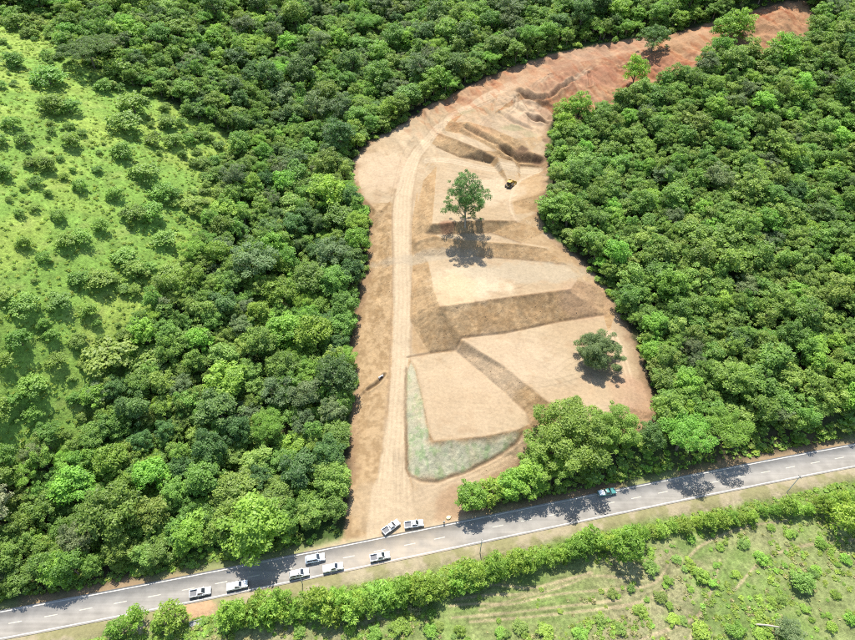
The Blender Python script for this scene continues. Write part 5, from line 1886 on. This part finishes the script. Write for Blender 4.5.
scatter_object('soil_clods', [clod(1), clod(2), clod(3)], np.stack([X, Y, height(X, Y)], 1), rc_.random((len(X), 3)) * 6.28, np.stack([sc, sc, sc], 1),
               rc_.integers(0, 3, len(X)), 'loose clods and stones on the cut banks')

# ------------------------------------------------------------------ a person standing by the entrance, and a sack
def add_skin_layer(me):
    bm = bmesh.new()
    bm.from_mesh(me)
    bm.verts.layers.skin.verify()
    bm.to_mesh(me)
    bm.free()

def skinned(name, joints, edges, mat, parent, root=0, sub=2):
    me = bpy.data.meshes.new(name)
    me.from_pydata([j[0] for j in joints], edges, [])
    add_skin_layer(me)
    o = link(name, me, mat, parent)
    for v, j in zip(me.skin_vertices[0].data, joints):
        v.radius = j[1] if isinstance(j[1], tuple) else (j[1], j[1])
        v.use_root = False
    me.skin_vertices[0].data[root].use_root = True
    o.modifiers.new('skin', 'SKIN')
    sd = o.modifiers.new('smooth', 'SUBSURF')
    sd.levels = sub
    sd.render_levels = sub
    return o

m_skin = simple_mat('skin_brown', (.30, .17, .10), .6)
m_shirt = simple_mat('pale_cotton_shirt', (.72, .70, .60), .85)
m_trouser = simple_mat('dark_blue_trousers', (.03, .035, .05), .85)
m_hair = simple_mat('black_hair', (.012, .01, .009), .6)
m_shoe = simple_mat('dark_shoes', (.03, .025, .02), .7)
g = ground_at(444, 524)
pr = thing('person', 'person in a pale shirt and dark trousers standing at the clearing entrance', 'person', (g[0], g[1], g[2]), math.radians(200))
J = [((0, 0, .95), (.15, .11)), ((0, 0, 1.15), (.14, .10)), ((0, 0, 1.36), (.17, .11)), ((0, 0, 1.50), .06), ((0, .02, 1.60), .085), ((0, .02, 1.72), .075)]
E = [(0, 1), (1, 2), (2, 3), (3, 4), (4, 5)]
def limb(pts, start):
    p = start
    for c, r in pts:
        J.append((c, r))
        E.append((p, len(J) - 1))
        p = len(J) - 1
    return p
for sx in (1, -1):
    limb([((sx * .10, 0, .86), .085), ((sx * .12, .03, .50), .058), ((sx * .13, -.02, .10), .042), ((sx * .14, .10, .03), .035)], 0)
    h = limb([((sx * .20, 0, 1.40), .055), ((sx * .27, -.03, 1.13), .042), ((sx * .26, .08, .90), .030), ((sx * .26, .12, .83), .028)], 2)
    for k in range(4):
        limb([((sx * .26 + (k - 1.5) * .019, .145, .79 - .004 * k), .009), ((sx * .26 + (k - 1.5) * .02, .15, .74 + .008 * abs(k - 1.5)), .008)], h)
    limb([((sx * .26 - sx * .04, .15, .82), .010), ((sx * .26 - sx * .055, .165, .79), .008)], h)
skinned('body', J, E, m_skin, pr, 0, 1)
SJ = [((0, 0, .93), (.175, .135)), ((0, 0, 1.15), (.165, .125)), ((0, 0, 1.36), (.19, .13)), ((0, 0, 1.46), (.09, .08)),
      ((.21, 0, 1.40), .075), ((.265, -.02, 1.17), .066), ((-.21, 0, 1.40), .075), ((-.265, -.02, 1.17), .066)]
skinned('shirt', SJ, [(0, 1), (1, 2), (2, 3), (2, 4), (4, 5), (2, 6), (6, 7)], m_shirt, pr, 0, 1)
TJ = [((0, 0, .98), (.165, .125)), ((.10, 0, .84), .10), ((.12, .03, .50), .075), ((.13, -.01, .12), .065), ((-.10, 0, .84), .10), ((-.12, .03, .50), .075), ((-.13, -.01, .12), .065)]
skinned('trousers', TJ, [(0, 1), (1, 2), (2, 3), (0, 4), (4, 5), (5, 6)], m_trouser, pr, 0, 1)
def hair_bm(bm):
    bmesh.ops.create_uvsphere(bm, u_segments=14, v_segments=8, radius=.108, matrix=Matrix.Translation((0, -.005, 1.70)) @ Matrix.Diagonal((.9, 1.0, .85, 1)))
part('hair', hair_bm, m_hair, pr)
for sx in (1, -1):
    part('shoe', lambda bm: box_bm(bm, sx * .135 - .05, sx * .135 + .05, -.07, .19, .0, .09, (.01, .01, .02)), m_shoe, pr, .02)
def face_bm(bm):
    bmesh.ops.create_cone(bm, cap_ends=True, segments=6, radius1=.018, radius2=.006, depth=.04, matrix=Matrix.Translation((0, .105, 1.635)) @ Matrix.Rotation(-math.pi / 2, 4, 'X'))
part('nose', face_bm, m_skin, pr)
for sx in (1, -1):
    part('eye', lambda bm: bmesh.ops.create_uvsphere(bm, u_segments=8, v_segments=6, radius=.013, matrix=Matrix.Translation((sx * .032, .092, 1.66))), m_hair, pr)
g = ground_at(448.5, 518)
def sack_bm(bm):
    bmesh.ops.create_icosphere(bm, subdivisions=3, radius=.55)
    r = np.random.default_rng(4)
    for v in bm.verts:
        v.co.z = max(v.co.z * .62, -.18)
        v.co.x *= 1.25
        v.co *= 1 + .06 * math.sin(v.co.x * 9) * math.sin(v.co.y * 11)
sk_ = thing('sack', 'pale yellow sack on the ground behind the person', 'sack', (g[0], g[1], g[2] + .18), .5)
part('bag', sack_bm, simple_mat('pale_yellow_woven_sack', (.68, .58, .32), .9), sk_)
part('tied_neck', lambda bm: bmesh.ops.create_cone(bm, cap_ends=True, segments=10, radius1=.08, radius2=.16, depth=.22, matrix=Matrix.Translation((.74, 0, .12)) @ Matrix.Rotation(math.pi / 2, 4, 'Y')), MATS['pale_yellow_woven_sack'], sk_)
